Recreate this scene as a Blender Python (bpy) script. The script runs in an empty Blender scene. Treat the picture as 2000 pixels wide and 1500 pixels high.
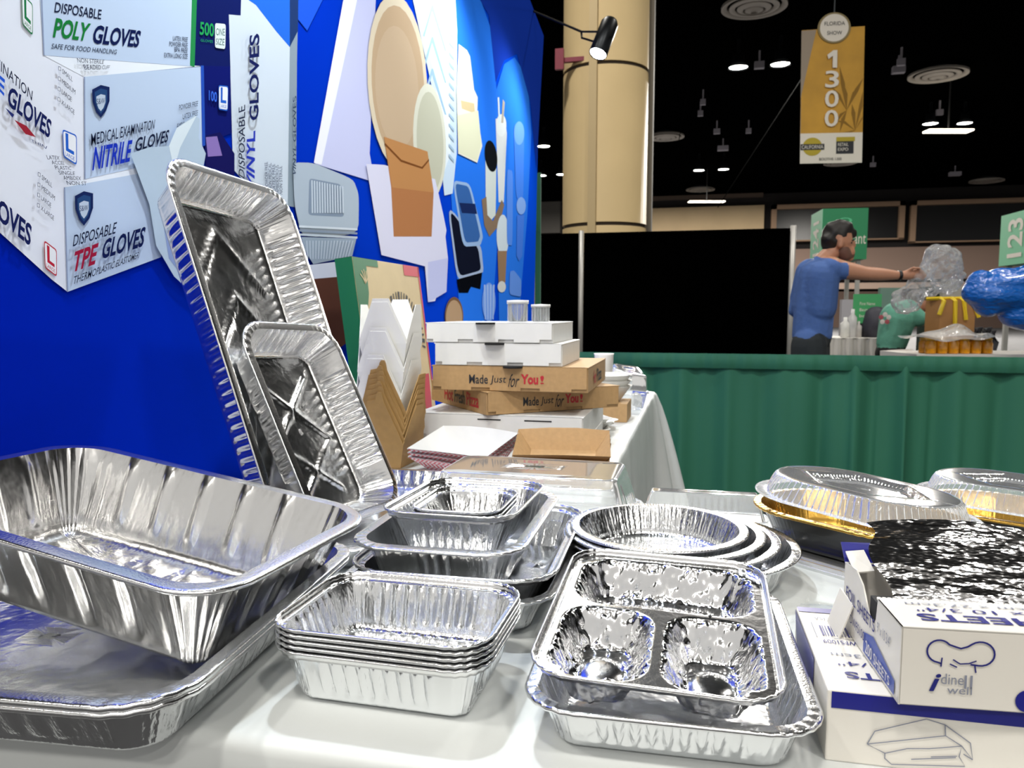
import bpy, bmesh, math, random
import numpy as np
from mathutils import Vector, Matrix
# ------------------------------------------------------------------ camera, world, light, exposure
sc = bpy.context.scene
COL = sc.collection
TZ = 0.75                                   # table height above the hall floor
FPX = 1500.0; CH = 0.35                     # focal length in pixels of a 2000 px wide frame, eye height above the table
PIT = math.atan(140 / 1500.0); YAW = math.radians(13.5)
cp, sp, cy, sy = math.cos(PIT), math.sin(PIT), math.cos(YAW), math.sin(YAW)
cam_d = bpy.data.cameras.new('camera'); cam_d.sensor_width = 36; cam_d.lens = 36 * FPX / 2000
cam_d.clip_start = 0.02; cam_d.clip_end = 300
cam = bpy.data.objects.new('camera', cam_d); COL.objects.link(cam)
cam.location = (0, 0, TZ + CH); cam.rotation_euler = (math.pi / 2 - PIT, 0, YAW)
cam_d.dof.use_dof = True; cam_d.dof.focus_distance = 0.85; cam_d.dof.aperture_fstop = 15.0
sc.camera = cam
w = bpy.data.worlds.new('hall_air'); sc.world = w; w.use_nodes = True
w.node_tree.nodes['Background'].inputs[0].default_value = (1.0, 0.97, 0.92, 1)
w.node_tree.nodes['Background'].inputs[1].default_value = 0.44
sc.cycles.max_bounces = 8; sc.cycles.diffuse_bounces = 3; sc.cycles.glossy_bounces = 5; sc.cycles.transparent_max_bounces = 16; sc.cycles.caustics_refractive = False
sc.view_settings.view_transform = 'Standard'; sc.view_settings.look = 'None'
sc.view_settings.exposure = 0.5; sc.view_settings.gamma = 1.0; sc.view_settings.use_curve_mapping = False

# ------------------------------------------------------------------ helpers
def ray(x, y):
    u = (x - 1000) / FPX; v = (750 - y) / FPX; yy = cp + v * sp; zz = -sp + v * cp
    return np.array([u * cy - yy * sy, u * sy + yy * cy, zz])
O = np.array([0, 0, CH])
def G(x, y, h=0.0):  d = ray(x, y); return O + d * (h - CH) / d[2]       # point at height h above the table
def PX(x, y, X):     d = ray(x, y); return O + d * X / d[0]              # point on the plane X
def PY(x, y, Y):     d = ray(x, y); return O + d * Y / d[1]              # point on the plane Y
def W3(p):           return Vector((float(p[0]), float(p[1]), float(p[2]) + TZ))
def lin(c):
    if isinstance(c, str): c = tuple(int(c[i:i + 2], 16) / 255 for i in (0, 2, 4))
    return tuple(v / 12.92 if v <= 0.04045 else ((v + 0.055) / 1.055) ** 2.4 for v in c)
MATS = {}
def mat(name, col='808080', rough=0.5, metal=0.0, emit=0.0, spec=0.5, bump=None, vary=None, coat=0.0):
    """bump = (scale xyz, strength, distance[, detail]); vary = (scale, amount)"""
    if name in MATS: return MATS[name]
    m = bpy.data.materials.new(name); m.use_nodes = True; nt = m.node_tree; b = nt.nodes['Principled BSDF']
    c = lin(col); b.inputs['Base Color'].default_value = (*c, 1); b.inputs['Roughness'].default_value = rough
    b.inputs['Metallic'].default_value = metal; b.inputs['Specular IOR Level'].default_value = spec
    b.inputs['Coat Weight'].default_value = coat
    if emit: b.inputs['Emission Color'].default_value = (*c, 1); b.inputs['Emission Strength'].default_value = emit
    tc = None
    if bump or vary: tc = nt.nodes.new('ShaderNodeTexCoord')
    if bump:
        mp = nt.nodes.new('ShaderNodeMapping'); mp.inputs['Scale'].default_value = bump[0]
        n = nt.nodes.new('ShaderNodeTexNoise'); n.inputs['Scale'].default_value = 1.0; n.inputs['Detail'].default_value = bump[3] if len(bump) > 3 else 2
        bp = nt.nodes.new('ShaderNodeBump'); bp.inputs['Strength'].default_value = bump[1]; bp.inputs['Distance'].default_value = bump[2]
        nt.links.new(tc.outputs['Object'], mp.inputs[0]); nt.links.new(mp.outputs[0], n.inputs['Vector'])
        nt.links.new(n.outputs['Fac'], bp.inputs['Height']); nt.links.new(bp.outputs[0], b.inputs['Normal'])
    if vary:
        n = nt.nodes.new('ShaderNodeTexNoise'); n.inputs['Scale'].default_value = vary[0]; n.inputs['Detail'].default_value = 4
        r = nt.nodes.new('ShaderNodeValToRGB'); k = vary[1]
        r.color_ramp.elements[0].position = 0.3; r.color_ramp.elements[1].position = 0.7
        r.color_ramp.elements[0].color = (*[v * (1 - k) for v in c], 1); r.color_ramp.elements[1].color = (*[min(1, v * (1 + k)) for v in c], 1)
        nt.links.new(tc.outputs['Object'], n.inputs['Vector']); nt.links.new(n.outputs['Fac'], r.inputs[0]); nt.links.new(r.outputs[0], b.inputs['Base Color'])
    MATS[name] = m; return m
def clear_mat(name, tint=(0.97, 0.98, 0.98), refl=0.9, rough=0.06, haze=0.0, bump=None):
    """thin clear plastic sheet: mostly see-through, mirror-like at grazing angles, a little milky"""
    if name in MATS: return MATS[name]
    m = bpy.data.materials.new(name); m.use_nodes = True; nt = m.node_tree; nt.nodes.clear()
    out = nt.nodes.new('ShaderNodeOutputMaterial'); tr = nt.nodes.new('ShaderNodeBsdfTransparent'); tr.inputs[0].default_value = (*tint, 1)
    gl = nt.nodes.new('ShaderNodeBsdfGlossy'); gl.inputs['Roughness'].default_value = rough; gl.inputs['Color'].default_value = (refl, refl, refl, 1)
    fr = nt.nodes.new('ShaderNodeFresnel'); fr.inputs['IOR'].default_value = 1.5
    mx = nt.nodes.new('ShaderNodeMixShader'); nt.links.new(fr.outputs[0], mx.inputs[0]); nt.links.new(tr.outputs[0], mx.inputs[1]); nt.links.new(gl.outputs[0], mx.inputs[2])
    df = nt.nodes.new('ShaderNodeBsdfDiffuse'); df.inputs[0].default_value = (0.85, 0.87, 0.88, 1)
    mh = nt.nodes.new('ShaderNodeMixShader'); mh.inputs[0].default_value = haze
    nt.links.new(mx.outputs[0], mh.inputs[1]); nt.links.new(df.outputs[0], mh.inputs[2]); nt.links.new(mh.outputs[0], out.inputs[0])
    if bump:
        tc = nt.nodes.new('ShaderNodeTexCoord'); n = nt.nodes.new('ShaderNodeTexNoise'); n.inputs['Scale'].default_value = bump[0]
        bp = nt.nodes.new('ShaderNodeBump'); bp.inputs['Strength'].default_value = bump[1]; bp.inputs['Distance'].default_value = bump[2]
        nt.links.new(tc.outputs['Object'], n.inputs['Vector']); nt.links.new(n.outputs['Fac'], bp.inputs['Height'])
        nt.links.new(bp.outputs[0], gl.inputs['Normal']); nt.links.new(bp.outputs[0], fr.inputs['Normal'])
    MATS[name] = m; return m

def tag(o, label=None, cat=None, group=None, kind=None):
    if label: o['label'] = label
    if cat: o['category'] = cat
    if group: o['group'] = group
    if kind: o['kind'] = kind
    return o
def mk(name, V, F, mats, parent=None, smooth=False, fm=None, loc=None, rot=None, **kw):
    me = bpy.data.meshes.new(name); me.from_pydata([tuple(map(float, v)) for v in V], [], [tuple(map(int, f)) for f in F])
    for m in (mats if isinstance(mats, (list, tuple)) else [mats]): me.materials.append(m)
    if fm is not None: me.polygons.foreach_set('material_index', list(map(int, fm)))
    if smooth: me.polygons.foreach_set('use_smooth', [True] * len(me.polygons))
    me.update(); return mo(name, me, parent, loc, rot, **kw)
def mo(name, me, parent=None, loc=None, rot=None, **kw):
    o = bpy.data.objects.new(name, me); COL.objects.link(o)
    if parent is not None: o.parent = parent
    if loc is not None: o.location = loc
    if rot is not None:
        if isinstance(rot, Matrix): o.rotation_euler = rot.to_euler()
        else: o.rotation_euler = rot
    return tag(o, **kw)
def empty(name, loc=(0, 0, 0), rot=None, **kw): 
    o = mo(name, None, None, loc, rot, **kw); o.empty_display_size = 0.05; return o
def dup(root, loc=None, rot=None, parent=None, **kw):
    r = root.copy(); COL.objects.link(r)
    if parent is not None: r.parent = parent
    if loc is not None: r.location = loc
    if rot is not None: r.rotation_euler = rot
    for ch in list(root.children): dup(ch, parent=r)
    return tag(r, **kw)
class MB:
    """collects primitive shapes of ONE part"""
    def __init__(s): s.V = []; s.F = []; s.M = []
    def add(s, V, F, m=0):
        k = len(s.V); s.V += [tuple(map(float, v)) for v in V]; s.F += [tuple(int(i) + k for i in f) for f in F]; s.M += [m] * len(F); return s
    def box(s, a, b, m=0, M=None):
        x0, y0, z0 = a; x1, y1, z1 = b
        V = [(x0, y0, z0), (x1, y0, z0), (x1, y1, z0), (x0, y1, z0), (x0, y0, z1), (x1, y0, z1), (x1, y1, z1), (x0, y1, z1)]
        if M is not None: V = [M @ Vector(v) for v in V]
        return s.add(V, [(0, 3, 2, 1), (4, 5, 6, 7), (0, 1, 5, 4), (1, 2, 6, 5), (2, 3, 7, 6), (3, 0, 4, 7)], m)
    def tube(s, pts, rad, n=8, m=0, cap=True, sq=None):
        pts = [Vector(p) for p in pts]; rads = rad if isinstance(rad, (list, tuple)) else [rad] * len(pts)
        V = []; up = Vector((0, 0, 1))
        for i, p in enumerate(pts):
            t = (pts[min(i + 1, len(pts) - 1)] - pts[max(i - 1, 0)]).normalized()
            a = t.cross(up); a = a.normalized() if a.length > 1e-3 else Vector((1, 0, 0)); b = a.cross(t)
            for k in range(n):
                q = 2 * math.pi * k / n; V.append(p + a * math.cos(q) * rads[i] * (sq or 1) + b * math.sin(q) * rads[i])
        F = [(i * n + k, i * n + (k + 1) % n, (i + 1) * n + (k + 1) % n, (i + 1) * n + k) for i in range(len(pts) - 1) for k in range(n)]
        if cap: F += [tuple(range(n - 1, -1, -1)), tuple((len(pts) - 1) * n + k for k in range(n))]
        return s.add(V, F, m)
    def lathe(s, prof, c=(0, 0, 0), n=32, m=0):
        V = [(c[0] + r * math.cos(2 * math.pi * k / n), c[1] + r * math.sin(2 * math.pi * k / n), c[2] + z) for r, z in prof for k in range(n)]
        F = [(i * n + k, i * n + (k + 1) % n, (i + 1) * n + (k + 1) % n, (i + 1) * n + k) for i in range(len(prof) - 1) for k in range(n)]
        return s.add(V, F, m)
    def prism(s, poly, d, m=0):
        """closed polygon (3d points) pushed along vector d"""
        n = len(poly); V = [Vector(p) for p in poly] + [Vector(p) + Vector(d) for p in poly]
        return s.add(V, [tuple(range(n - 1, -1, -1)), tuple(range(n, 2 * n))] + [(i, (i + 1) % n, n + (i + 1) % n, n + i) for i in range(n)], m)
    def build(s, name, mats, parent=None, smooth=False, **kw): return mk(name, s.V, s.F, mats, parent, smooth, s.M, **kw)
def bevel(o, wd, seg=2):
    md = o.modifiers.new('soft_edges', 'BEVEL'); md.width = wd; md.segments = seg; md.limit_method = 'ANGLE'; return o
def grid(fn, nu, nv):
    V = [fn(i / nu, j / nv) for j in range(nv + 1) for i in range(nu + 1)]
    F = [(j * (nu + 1) + i, j * (nu + 1) + i + 1, (j + 1) * (nu + 1) + i + 1, (j + 1) * (nu + 1) + i) for j in range(nv) for i in range(nu)]
    return V, F
def sstep(a, b, x): t = np.clip((x - a) / (b - a), 0, 1); return t * t * (3 - 2 * t)
_R = random.Random(7)
class N1:
    """cheap smooth noise: a sum of random plane waves"""
    def __init__(s, seed, f0, f1, n=14, dim=3):
        r = np.random.RandomState(seed); k = r.normal(size=(n, dim)); k /= np.linalg.norm(k, axis=1)[:, None]
        s.k = k * np.exp(r.uniform(np.log(f0), np.log(f1), n))[:, None]; s.p = r.uniform(0, 6.28, n); s.n = n
    def __call__(s, *c):
        c = np.stack([np.asarray(v, float) for v in c], -1); return np.sin(c @ s.k.T + s.p).sum(-1) / math.sqrt(s.n)
# ---- lettering
_TXT = {}
def text_geo(s, bold=0.0, shear=0.0, space=1.0):
    key = (s, bold, shear, space)
    if key in _TXT: return _TXT[key]
    c = bpy.data.curves.new('lettering', 'FONT'); c.body = s; c.offset = bold; c.shear = shear; c.space_character = space; c.resolution_u = 3; c.fill_mode = 'FRONT'
    o = bpy.data.objects.new('lettering', c); COL.objects.link(o)
    me = bpy.data.meshes.new_from_object(o.evaluated_get(bpy.context.evaluated_depsgraph_get()))
    V = np.array([v.co[:2] for v in me.vertices]); F = [tuple(p.vertices) for p in me.polygons]
    bpy.data.objects.remove(o); bpy.data.curves.remove(c); bpy.data.meshes.remove(me)
    V = (V - V.min(0)) / (V.max(0) - V.min(0)); _TXT[key] = (V, F); return V, F
def homog(q):
    """unit square (bl, br, tr, tl) -> quad q in the plane"""
    src = [(0, 0), (1, 0), (1, 1), (0, 1)]; A = []; b = []
    for (x, y), (X, Y) in zip(src, q):
        A += [[x, y, 1, 0, 0, 0, -X * x, -X * y], [0, 0, 0, x, y, 1, -Y * x, -Y * y]]; b += [X, Y]
    h = np.append(np.linalg.solve(np.array(A, float), np.array(b, float)), 1).reshape(3, 3)
    def f(V):
        P = np.c_[V, np.ones(len(V))] @ h.T; return P[:, :2] / P[:, 2:]
    return f
def decal(name, s, quad, m, parent, off=0.0006, bold=0.0, shear=0.0, space=1.0):
    """flat lettering printed on a face; quad = bottom-left, bottom-right, top-right, top-left (3d, in the parent's space)"""
    V, F = text_geo(s, bold, shear, space); a, b, c, d = [Vector(q) for q in quad]
    n = (b - a).cross(d - a).normalized() * off
    P = [a * (1 - x) * (1 - y) + b * x * (1 - y) + c * x * y + d * (1 - x) * y + n for x, y in V]
    return mk(name, P, F, m, parent)
def flat(name, pts, m, parent, off=0.0, nrm=None):
    pts = [Vector(p) for p in pts]
    n = nrm or (pts[1] - pts[0]).cross(pts[2] - pts[0]).normalized()
    return mk(name, [p + Vector(n) * off for p in pts], [tuple(range(len(pts)))], m, parent)
# ---- pressed pans: rounded rectangles lofted from rim to floor
def rr(a, b, r, nx, ny, nc):
    """rounded rectangle, half sizes a, b: points, outward normals, run along the straight (-1..1, 9 on a corner), side id"""
    P = []; N = []; S = []; I = []
    for k, (sx, sy_) in enumerate(((1, -1), (1, 1), (-1, 1), (-1, -1))):
        cx_, cy_ = sx * (a - r), sy_ * (b - r); q0 = (-math.pi / 2, 0, math.pi / 2, math.pi)[k]
        n = (ny, nx, ny, nx)[k]; L = ((b - r), (a - r), (b - r), (a - r))[k]
        for i in range(nc):
            q = q0 + math.pi / 2 * i / nc; P.append((cx_ + r * math.cos(q), cy_ + r * math.sin(q))); N.append((math.cos(q), math.sin(q))); S.append(9.0); I.append(k)
        q = q0 + math.pi / 2; st = (cx_ + r * math.cos(q), cy_ + r * math.sin(q)); dr = (-math.sin(q), math.cos(q))
        for i in range(n):
            t = i / n; P.append((st[0] + dr[0] * 2 * L * t, st[1] + dr[1] * 2 * L * t)); N.append((math.cos(q), math.sin(q))); S.append(-1 + 2 * t); I.append(k)
    return np.array(P), np.array(N), np.array(S), np.array(I)
def pan_meshes(L, W, D, taper, r, rimw=0.008, flange=0.0, flute=None, crk=0.0006, floor_fn=None, rings=10, fillet=0.008, bead=0.0018, seed=1, step=0.0026, nc=26, flip=1, wall_n=14, endflat=0.8, ribs=None):
    """flute = (pitch, depth); ribs = (count on long side, count on short side, width, depth) single wide ribs
    returns (V, F, face material) for body, (V, F) for rim. Rim plane z=0, floor z=-D."""
    a, b = L / 2, W / 2; r = min(r, a, b)
    nx = max(2, int(2 * (a - r) / step)); ny = max(2, int(2 * (b - r) / step))
    rnd = np.random.RandomState(seed); V = []; cnt = None
    _, N0, S0, I0 = rr(a, b, r, nx, ny, nc); n = len(S0)
    half = np.where((I0 % 2) == 1, a - r, b - r)          # half length of that straight
    run = S0 * half
    ph = [rnd.uniform(0, 6.28) for _ in range(8)]
    arc = np.cumsum(np.full(n, step)); corner = (S0 > 5).astype(float)
    k = np.ones(15) / 15; cw = np.convolve(np.r_[corner[-7:], corner, corner[:7]], k, 'valid')
    crinkle = sum(np.sin(arc * f + p) * w_ for f, p, w_ in ((900, ph[0], .5), (1500, ph[1], .6), (2300, ph[2], .5), (520, ph[3], .4))) * cw
    fl = np.zeros(n)
    if flute:
        on = (np.abs(S0) < endflat) & (S0 < 5); fl = np.where(on, np.clip(1.6 * np.cos(2 * math.pi * run / flute[0]), -1, 1) * flute[1], 0)
    if ribs:
        for side_n, odd in ((ribs[0], 1), (ribs[1], 0)):
            sel = ((I0 % 2) == odd) & (S0 < 5)
            for i in range(side_n):
                c0 = (-1 + 2 * (i + .5) / side_n) * 0.86 * half
                fl = fl + np.where(sel, np.exp(-((run - c0) / ribs[2]) ** 4) * ribs[3], 0)
    ringl = []
    for i in range(wall_n + 1):
        t = i / wall_n; ringl.append((t * taper * (1 - fillet / D), -t * (D - fillet), math.sin(math.pi * min(1, max(0, (t - .04) / .93))) ** .35 if 0.04 < t < .97 else 0, t))
    for i in range(1, 5):
        q = math.pi / 2 * i / 4; ringl.append((taper * (1 - fillet / D) + fillet * (1 - math.cos(q)), -(D - fillet) - fillet * math.sin(q), 0, 1))
    wob = N1(seed, 20, 60, 8)
    for d, z, g, t in ringl:
        P, N, _, _ = rr(a - d, b - d, max(r - d * .8, 0.004) if r < a - 1e-4 else a - d, nx, ny, nc)
        off = fl * g + crinkle * crk * (0.25 + .75 * min(1, t * 3)) * (1 if t < .99 else .5)
        off = off + 0.0008 * wob(P[:, 0], P[:, 1], np.full(n, z)) * g
        V.append(np.c_[P + N * off[:, None], np.full(n, z)])
    base = V[-1][:, :2]; nb = len(V)
    for i in range(1, rings + 1):
        s_ = 1 - i / (rings + .4); P = base * s_; z = np.full(n, -D)
        V.append(np.c_[P, z])
    if floor_fn:
        for q in range(nb - 1, len(V)): V[q][:, 2] += floor_fn(V[q][:, 0], V[q][:, 1]) * (1 if q >= nb else 0)
    VV = np.concatenate(V); ids = np.arange(n); nx_ = (ids + 1) % n; F = []; fm = []
    for q in range(len(V) - 1):
        F += list(zip(q * n + nx_, q * n + ids, (q + 1) * n + ids, (q + 1) * n + nx_)); fm += [0 if q < nb - 1 else 1] * n
    F.append(tuple((len(V) - 1) * n + ids)); fm.append(1)
    # rim
    R = []; prof = [(0, 0), (-rimw * .5, 0.0003), (-rimw, 0.0)]
    if flange: prof += [(-rimw - flange * .12, flange * .5), (-rimw - flange * .25, flange)]
    d0, z0 = prof[-1]
    for i in range(7):
        q = math.pi * (0.5 - 1.35 * i / 6); prof.append((d0 - bead - bead * math.cos(q), z0 - bead + bead * math.sin(q)))
    for d, z in prof:
        P, N, _, _ = rr(a - d, b - d, r - d, nx, ny, nc)
        zz = z + cw * 0.0005 * np.sin(arc * 1900) * (1 if -d > 0.001 else 0); R.append(np.c_[P, zz])
    RV = np.concatenate(R); RF = []
    for q in range(len(R) - 1): RF += list(zip(q * n + ids, q * n + nx_, (q + 1) * n + nx_, (q + 1) * n + ids))
    if flip < 0: VV[:, 2] *= -1; RV[:, 2] *= -1
    return (VV, F, fm), (RV, RF)
def pan(name, label, cat, loc, rot=(0, 0, 0), mats=None, rim_mat=None, group=None, rim_name='rim', **kw):
    (V, F, fm), (RV, RF) = pan_meshes(**kw)
    o = mk(name, V, F, mats or [FOIL, FOILF], None, True, fm, loc, rot, label=label, cat=cat, group=group)
    mk(rim_name, RV, RF, rim_mat or FOILR, o, True); return o
FOIL = mat('pressed_foil_wall', 'eceef0', 0.2, 1.0, bump=((210, 210, 20), 0.5, 0.0022, 2))
FOILF = mat('pressed_foil_floor', 'eceef0', 0.2, 1.0, bump=((30, 30, 30), 0.5, 0.004, 3))
FOILR = mat('rolled_foil_rim', 'f2f3f4', 0.2, 1.0, bump=((420, 420, 60), 0.3, 0.0008, 1))
FOILD = mat('smooth_drawn_foil', 'e8e8e8', 0.2, 1.0, bump=((75, 75, 9), 0.35, 0.003, 2))
WHITEC = mat('white_card', 'dcdcda', 0.55, vary=(30, .02)); KRAFT = mat('kraft_card', 'b08e62', 0.7, vary=(90, .07)); KRAFTD = mat('kraft_card_inner', '9c7850', 0.75, vary=(90, .07))
NAVY = mat('navy_ink', '14186e', 0.5); INK = mat('dark_ink', '20242c', 0.6); REDI = mat('red_ink', 'b0222e', 0.6); GREY = mat('grey_ink', '7c8090', 0.6)
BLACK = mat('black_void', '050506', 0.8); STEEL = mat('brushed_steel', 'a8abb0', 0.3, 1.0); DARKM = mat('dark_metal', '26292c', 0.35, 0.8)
CLEAR = clear_mat('clear_plastic', haze=0.10); CLEARR = clear_mat('clear_plastic_ribbed', haze=0.26, refl=1.0)
# ------------------------------------------------------------------ the hall
HX0, HX1, HY0, HY1, HZ = -40, 60, -14, 62, 9.9
mk('floor', [(HX0, HY0, 0), (HX1, HY0, 0), (HX1, HY1, 0), (HX0, HY1, 0)], [(0, 1, 2, 3)], mat('hall_carpet', '3a3a3c', 0.95, vary=(3, .25)), kind='structure')
MB().box((HX0, -12.0, HZ), (HX1, HY1, HZ + .2)).build('ceiling', mat('black_ceiling', '020202', 1.0, spec=0.0), kind='structure')
beige = mat('beige_wall_paint', 'cbb28c', 0.8, vary=(.6, .05)); mauve = mat('mauve_wall_paint', '8a7468', 0.85); dglass = mat('dark_glazing', '08080a', 0.25)
WV = 61.0
def wallbox(mb, x0, y0, x1, y1, dep=.3, m=0, back=0.0):
    a = PY(x0, y1, WV); b = PY(x1, y0, WV); mb.box((a[0], WV - dep - back, a[2] + TZ), (b[0], WV - back, b[2] + TZ), m)
wb = MB().box((HX0, WV, 0), (HX1, WV + .3, HZ)).build('wall_back', mat('dark_upper_wall', '1b1717', 0.9), kind='structure')
def wchild(name, x0, y0, x1, y1, m, dep=.3):
    mb = MB(); wallbox(mb, x0, y0, x1, y1, dep); o = mb.build(name, m); o.parent = wb; return o
wchild('wall_panel', 1266, 402, 1492, 462, beige, .5)
wchild('wall_panel', 1046, 462, 1262, 470, beige, .5)
wchild('wall_panel', 1000, 395, 1096, 458, mat('grey_wall_panel', '56534f', .9), .5)
wchild('wall_panel', 1270, 376, 1490, 393, mat('brown_wall_band', '54463c', .9), .5)
wchild('wall_panel', 1270, 332, 1490, 352, mat('dim_brown_band', '33282a', .9), .5)
wchild('wall_band', 1500, 474, 2300, 548, mauve, .5)
wchild('wall_band', 1500, 548, 2300, 566, mat('pale_mauve', 'a89284', .85), .8)
wchild('wall_band', 1500, 566, 2300, 690, mat('brown_lower_wall', '4c3c34', .9), .4)
for i, (x0, y0, x1, y1) in enumerate(((1503, 396, 1762, 474), (1770, 388, 2040, 476), (2050, 376, 2320, 476))):
    a = PY(x0, y1, WV); b = PY(x1, y0, WV); wd = (b[0] - a[0])
    fr = MB(); th = wd * .04
    for q in ((a[0], a[2], a[0] + th, b[2]), (b[0] - th, a[2], b[0], b[2]), (a[0], b[2] - th * .9, b[0], b[2]), (a[0], a[2] - .02, b[0], a[2] + th * .2)):
        fr.box((q[0], WV - 1, q[1] + TZ), (q[2], WV - .4, q[3] + TZ))
    f = fr.build('window_%d' % (i + 1), mat('window_frame_paint', '9c8068', .8), kind='structure')
    MB().box((a[0] + th, WV - .6, a[2] + TZ), (b[0] - th, WV - .55, b[2] - th * .9 + TZ)).build('pane', dglass, f)
# column: two half shells of beige cladding with dark joints
cb = PY(1180, 460, 11.6); cx0, cy0 = cb[0], 11.6; cr = .62
cm = mat('beige_column_cladding', 'bca67c', .55, vary=(1.5, .04)); dj = mat('dark_joint', '3a3026', .8)
colm = empty('column', (cx0, cy0, 0), label='round beige clad column behind the black drape', cat='column')
MB().lathe([(cr - .03, 0), (cr - .03, HZ)], n=48).build('core', dj, colm, True)
zj = [0, 2.35, 4.55, 5.72, HZ]; 
for k in range(4):
    for h in range(2):
        q0 = math.radians(-102 + 180 * h + 1.2); q1 = q0 + math.radians(177.6); mb = MB(); V = []; F = []
        for i in range(25):
            q = q0 + (q1 - q0) * i / 24
            for r_, z in ((cr, zj[k] + .025), (cr, zj[k + 1] - .025), (cr - .03, zj[k] + .025), (cr - .03, zj[k + 1] - .025)): V.append((r_ * math.cos(q), r_ * math.sin(q), z))
        for i in range(24): F += [(4 * i, 4 * i + 4, 4 * i + 5, 4 * i + 1), (4 * i + 1, 4 * i + 5, 4 * i + 7, 4 * i + 3), (4 * i + 2, 4 * i, 4 * i + 4, 4 * i + 6)]
        mk('cladding_panel', V, F, cm, colm, True)
MB().box((-.16, -cr - .035, 0), (-.05, -cr + .1, HZ)).build('cover_strip', cm, colm)
sb = MB().box((cr - .04, -.05, 0), (cr + .07, .2, 7)).build('conduit_box', mat('pale_conduit', '5c564c', .8), colm)
# ceiling diffusers, high-bay lamps
ZC = HZ - TZ
lamp_glow = mat('lamp_lens_lit', 'fffdf4', .5, emit=38.0); lens_soft = mat('diffuser_lit', 'fff2dc', .6, emit=3.0)
dif_m = mat('diffuser_paint', '9a938a', .6)
def diffuser(px, py, rx, label, mt=dif_m, zc=ZC - .25):
    p = G(px, py, zc); f_ = (-p[0] * sy + p[1] * cy); R = rx * f_ / FPX
    o = empty('ceiling_diffuser', W3(p), label=label, cat='air diffuser', group='round ceiling air diffusers')
    for i in range(4): 
        r0 = R * (1 - .24 * i); r1 = R * (1 - .24 * i - .17)
        MB().lathe([(r0, -.02), (r0, .06 - .05 * i), (r1, .13 - .05 * i), (max(r1, .01), .02 - .06 * i), (r0, -.02)], n=36).build('cone_ring', mt, o, True)
    MB().lathe([(R * .5, .1), (R * .5, HZ - p[2] - TZ + .02)], n=24).build('neck', DARKM, o, True); return o
for a in ((1473, 14, 60, 'round stepped ceiling diffuser at the top edge above the spotlight pair'), (1832, 147, 52, 'large ceiling diffuser to the right of the 1300 banner'),
          (1300, 268, 35, 'ceiling diffuser just right of the beige column'), (1641, 319, 30, 'ceiling diffuser peeking out below the 1300 banner'),
          (1927, 354, 30, 'small far ceiling diffuser near the right edge'), (1368, 371, 27, 'far ceiling diffuser above the beige wall panel')): diffuser(*a)
def highbay(px, py, label, r=.28, on=True, power=0):
    p = G(px, py, ZC - .9) if isinstance(px, (int, float)) and py is not None else px
    o = empty('high_bay_light', W3(p), label=label, cat='ceiling light', group='high bay ceiling lights')
    MB().lathe([(.05, .88), (.05, .45), (r * .5, .42), (r * .55, .2), (r, -.02), (r * .96, -.02), (r * .5, .18)], n=24).build('housing', DARKM, o, True); hs = o.children[-1]
    MB().lathe([(.001, .01), (r * .6, 0), (r * .9, .02)], n=24).build('lens', lamp_glow, hs, True)
    if power:
        l = bpy.data.lights.new('bay_lamp', 'AREA'); l.shape = 'DISK'; l.size = 1.9 * r; l.energy = power; l.color = (1, .95, .87)
        lo = mo('bay_lamp', l, o, (0, 0, -.06))
    return o
for a in ((1442, 132, 'left lamp of the bright pair left of the 1300 banner'), (1524, 126, 'right lamp of the bright pair left of the 1300 banner'),
          (1817, 242, 'left lamp of the pair right of the 1300 banner'), (1884, 241, 'right lamp of the pair right of the 1300 banner'),
          (1365, 333, 'left lamp of the far pair above the beige wall panel'), (1413, 331, 'right lamp of the far pair above the beige wall panel'),
          (1062, 286, 'bright lamp between the blue backdrop and the column'), (1057, 343, 'small far lamp beside the blue backdrop edge'), (1097, 341, 'small far lamp touching the column edge')):
    highbay(a[0], a[1], a[2], r=.33, power=2200)
# unseen lamps added overhead and behind the camera for fill and foil sparkle
for x, y, lb in ((-2.5, 7.5, 'added unseen lamp over the booth row, left'), (4.5, 7.5, 'added unseen lamp over the booth row, right'),
                 (-5.5, -3, 'first added lamp of the unseen near row behind the visitor'), (-.8, -3, 'second added lamp of the unseen near row behind the visitor'), (3.9, -3, 'third added lamp of the unseen near row behind the visitor'),
                 (-3, -9, 'first added lamp of the unseen far row behind the visitor'), (1.7, -9, 'second added lamp of the unseen far row behind the visitor'), (6.4, -9, 'third added lamp of the unseen far row behind the visitor')):
    highbay((x, y, ZC - .9), None, lb, .42, power=185)
def slab(px, py, hw, label):
    p = G(px, py, ZC - 2.0); f_ = -p[0] * sy + p[1] * cy; wv = hw * f_ / FPX
    o = MB().box((-wv, -.25, -.03), (wv, .25, .03)).build('strip_light', lens_soft, None, loc=W3(p), rot=(0, 0, YAW), label=label, cat='ceiling light'); MB().box((-.02, -.02, .03), (.02, .02, 1.98)).build('rod', BLACK, o); return o
slab(1852, 256, 42, 'long bright light strip right of the 1300 banner'); slab(1380, 394, 34, 'long bright light strip above the beige wall panel')
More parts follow.
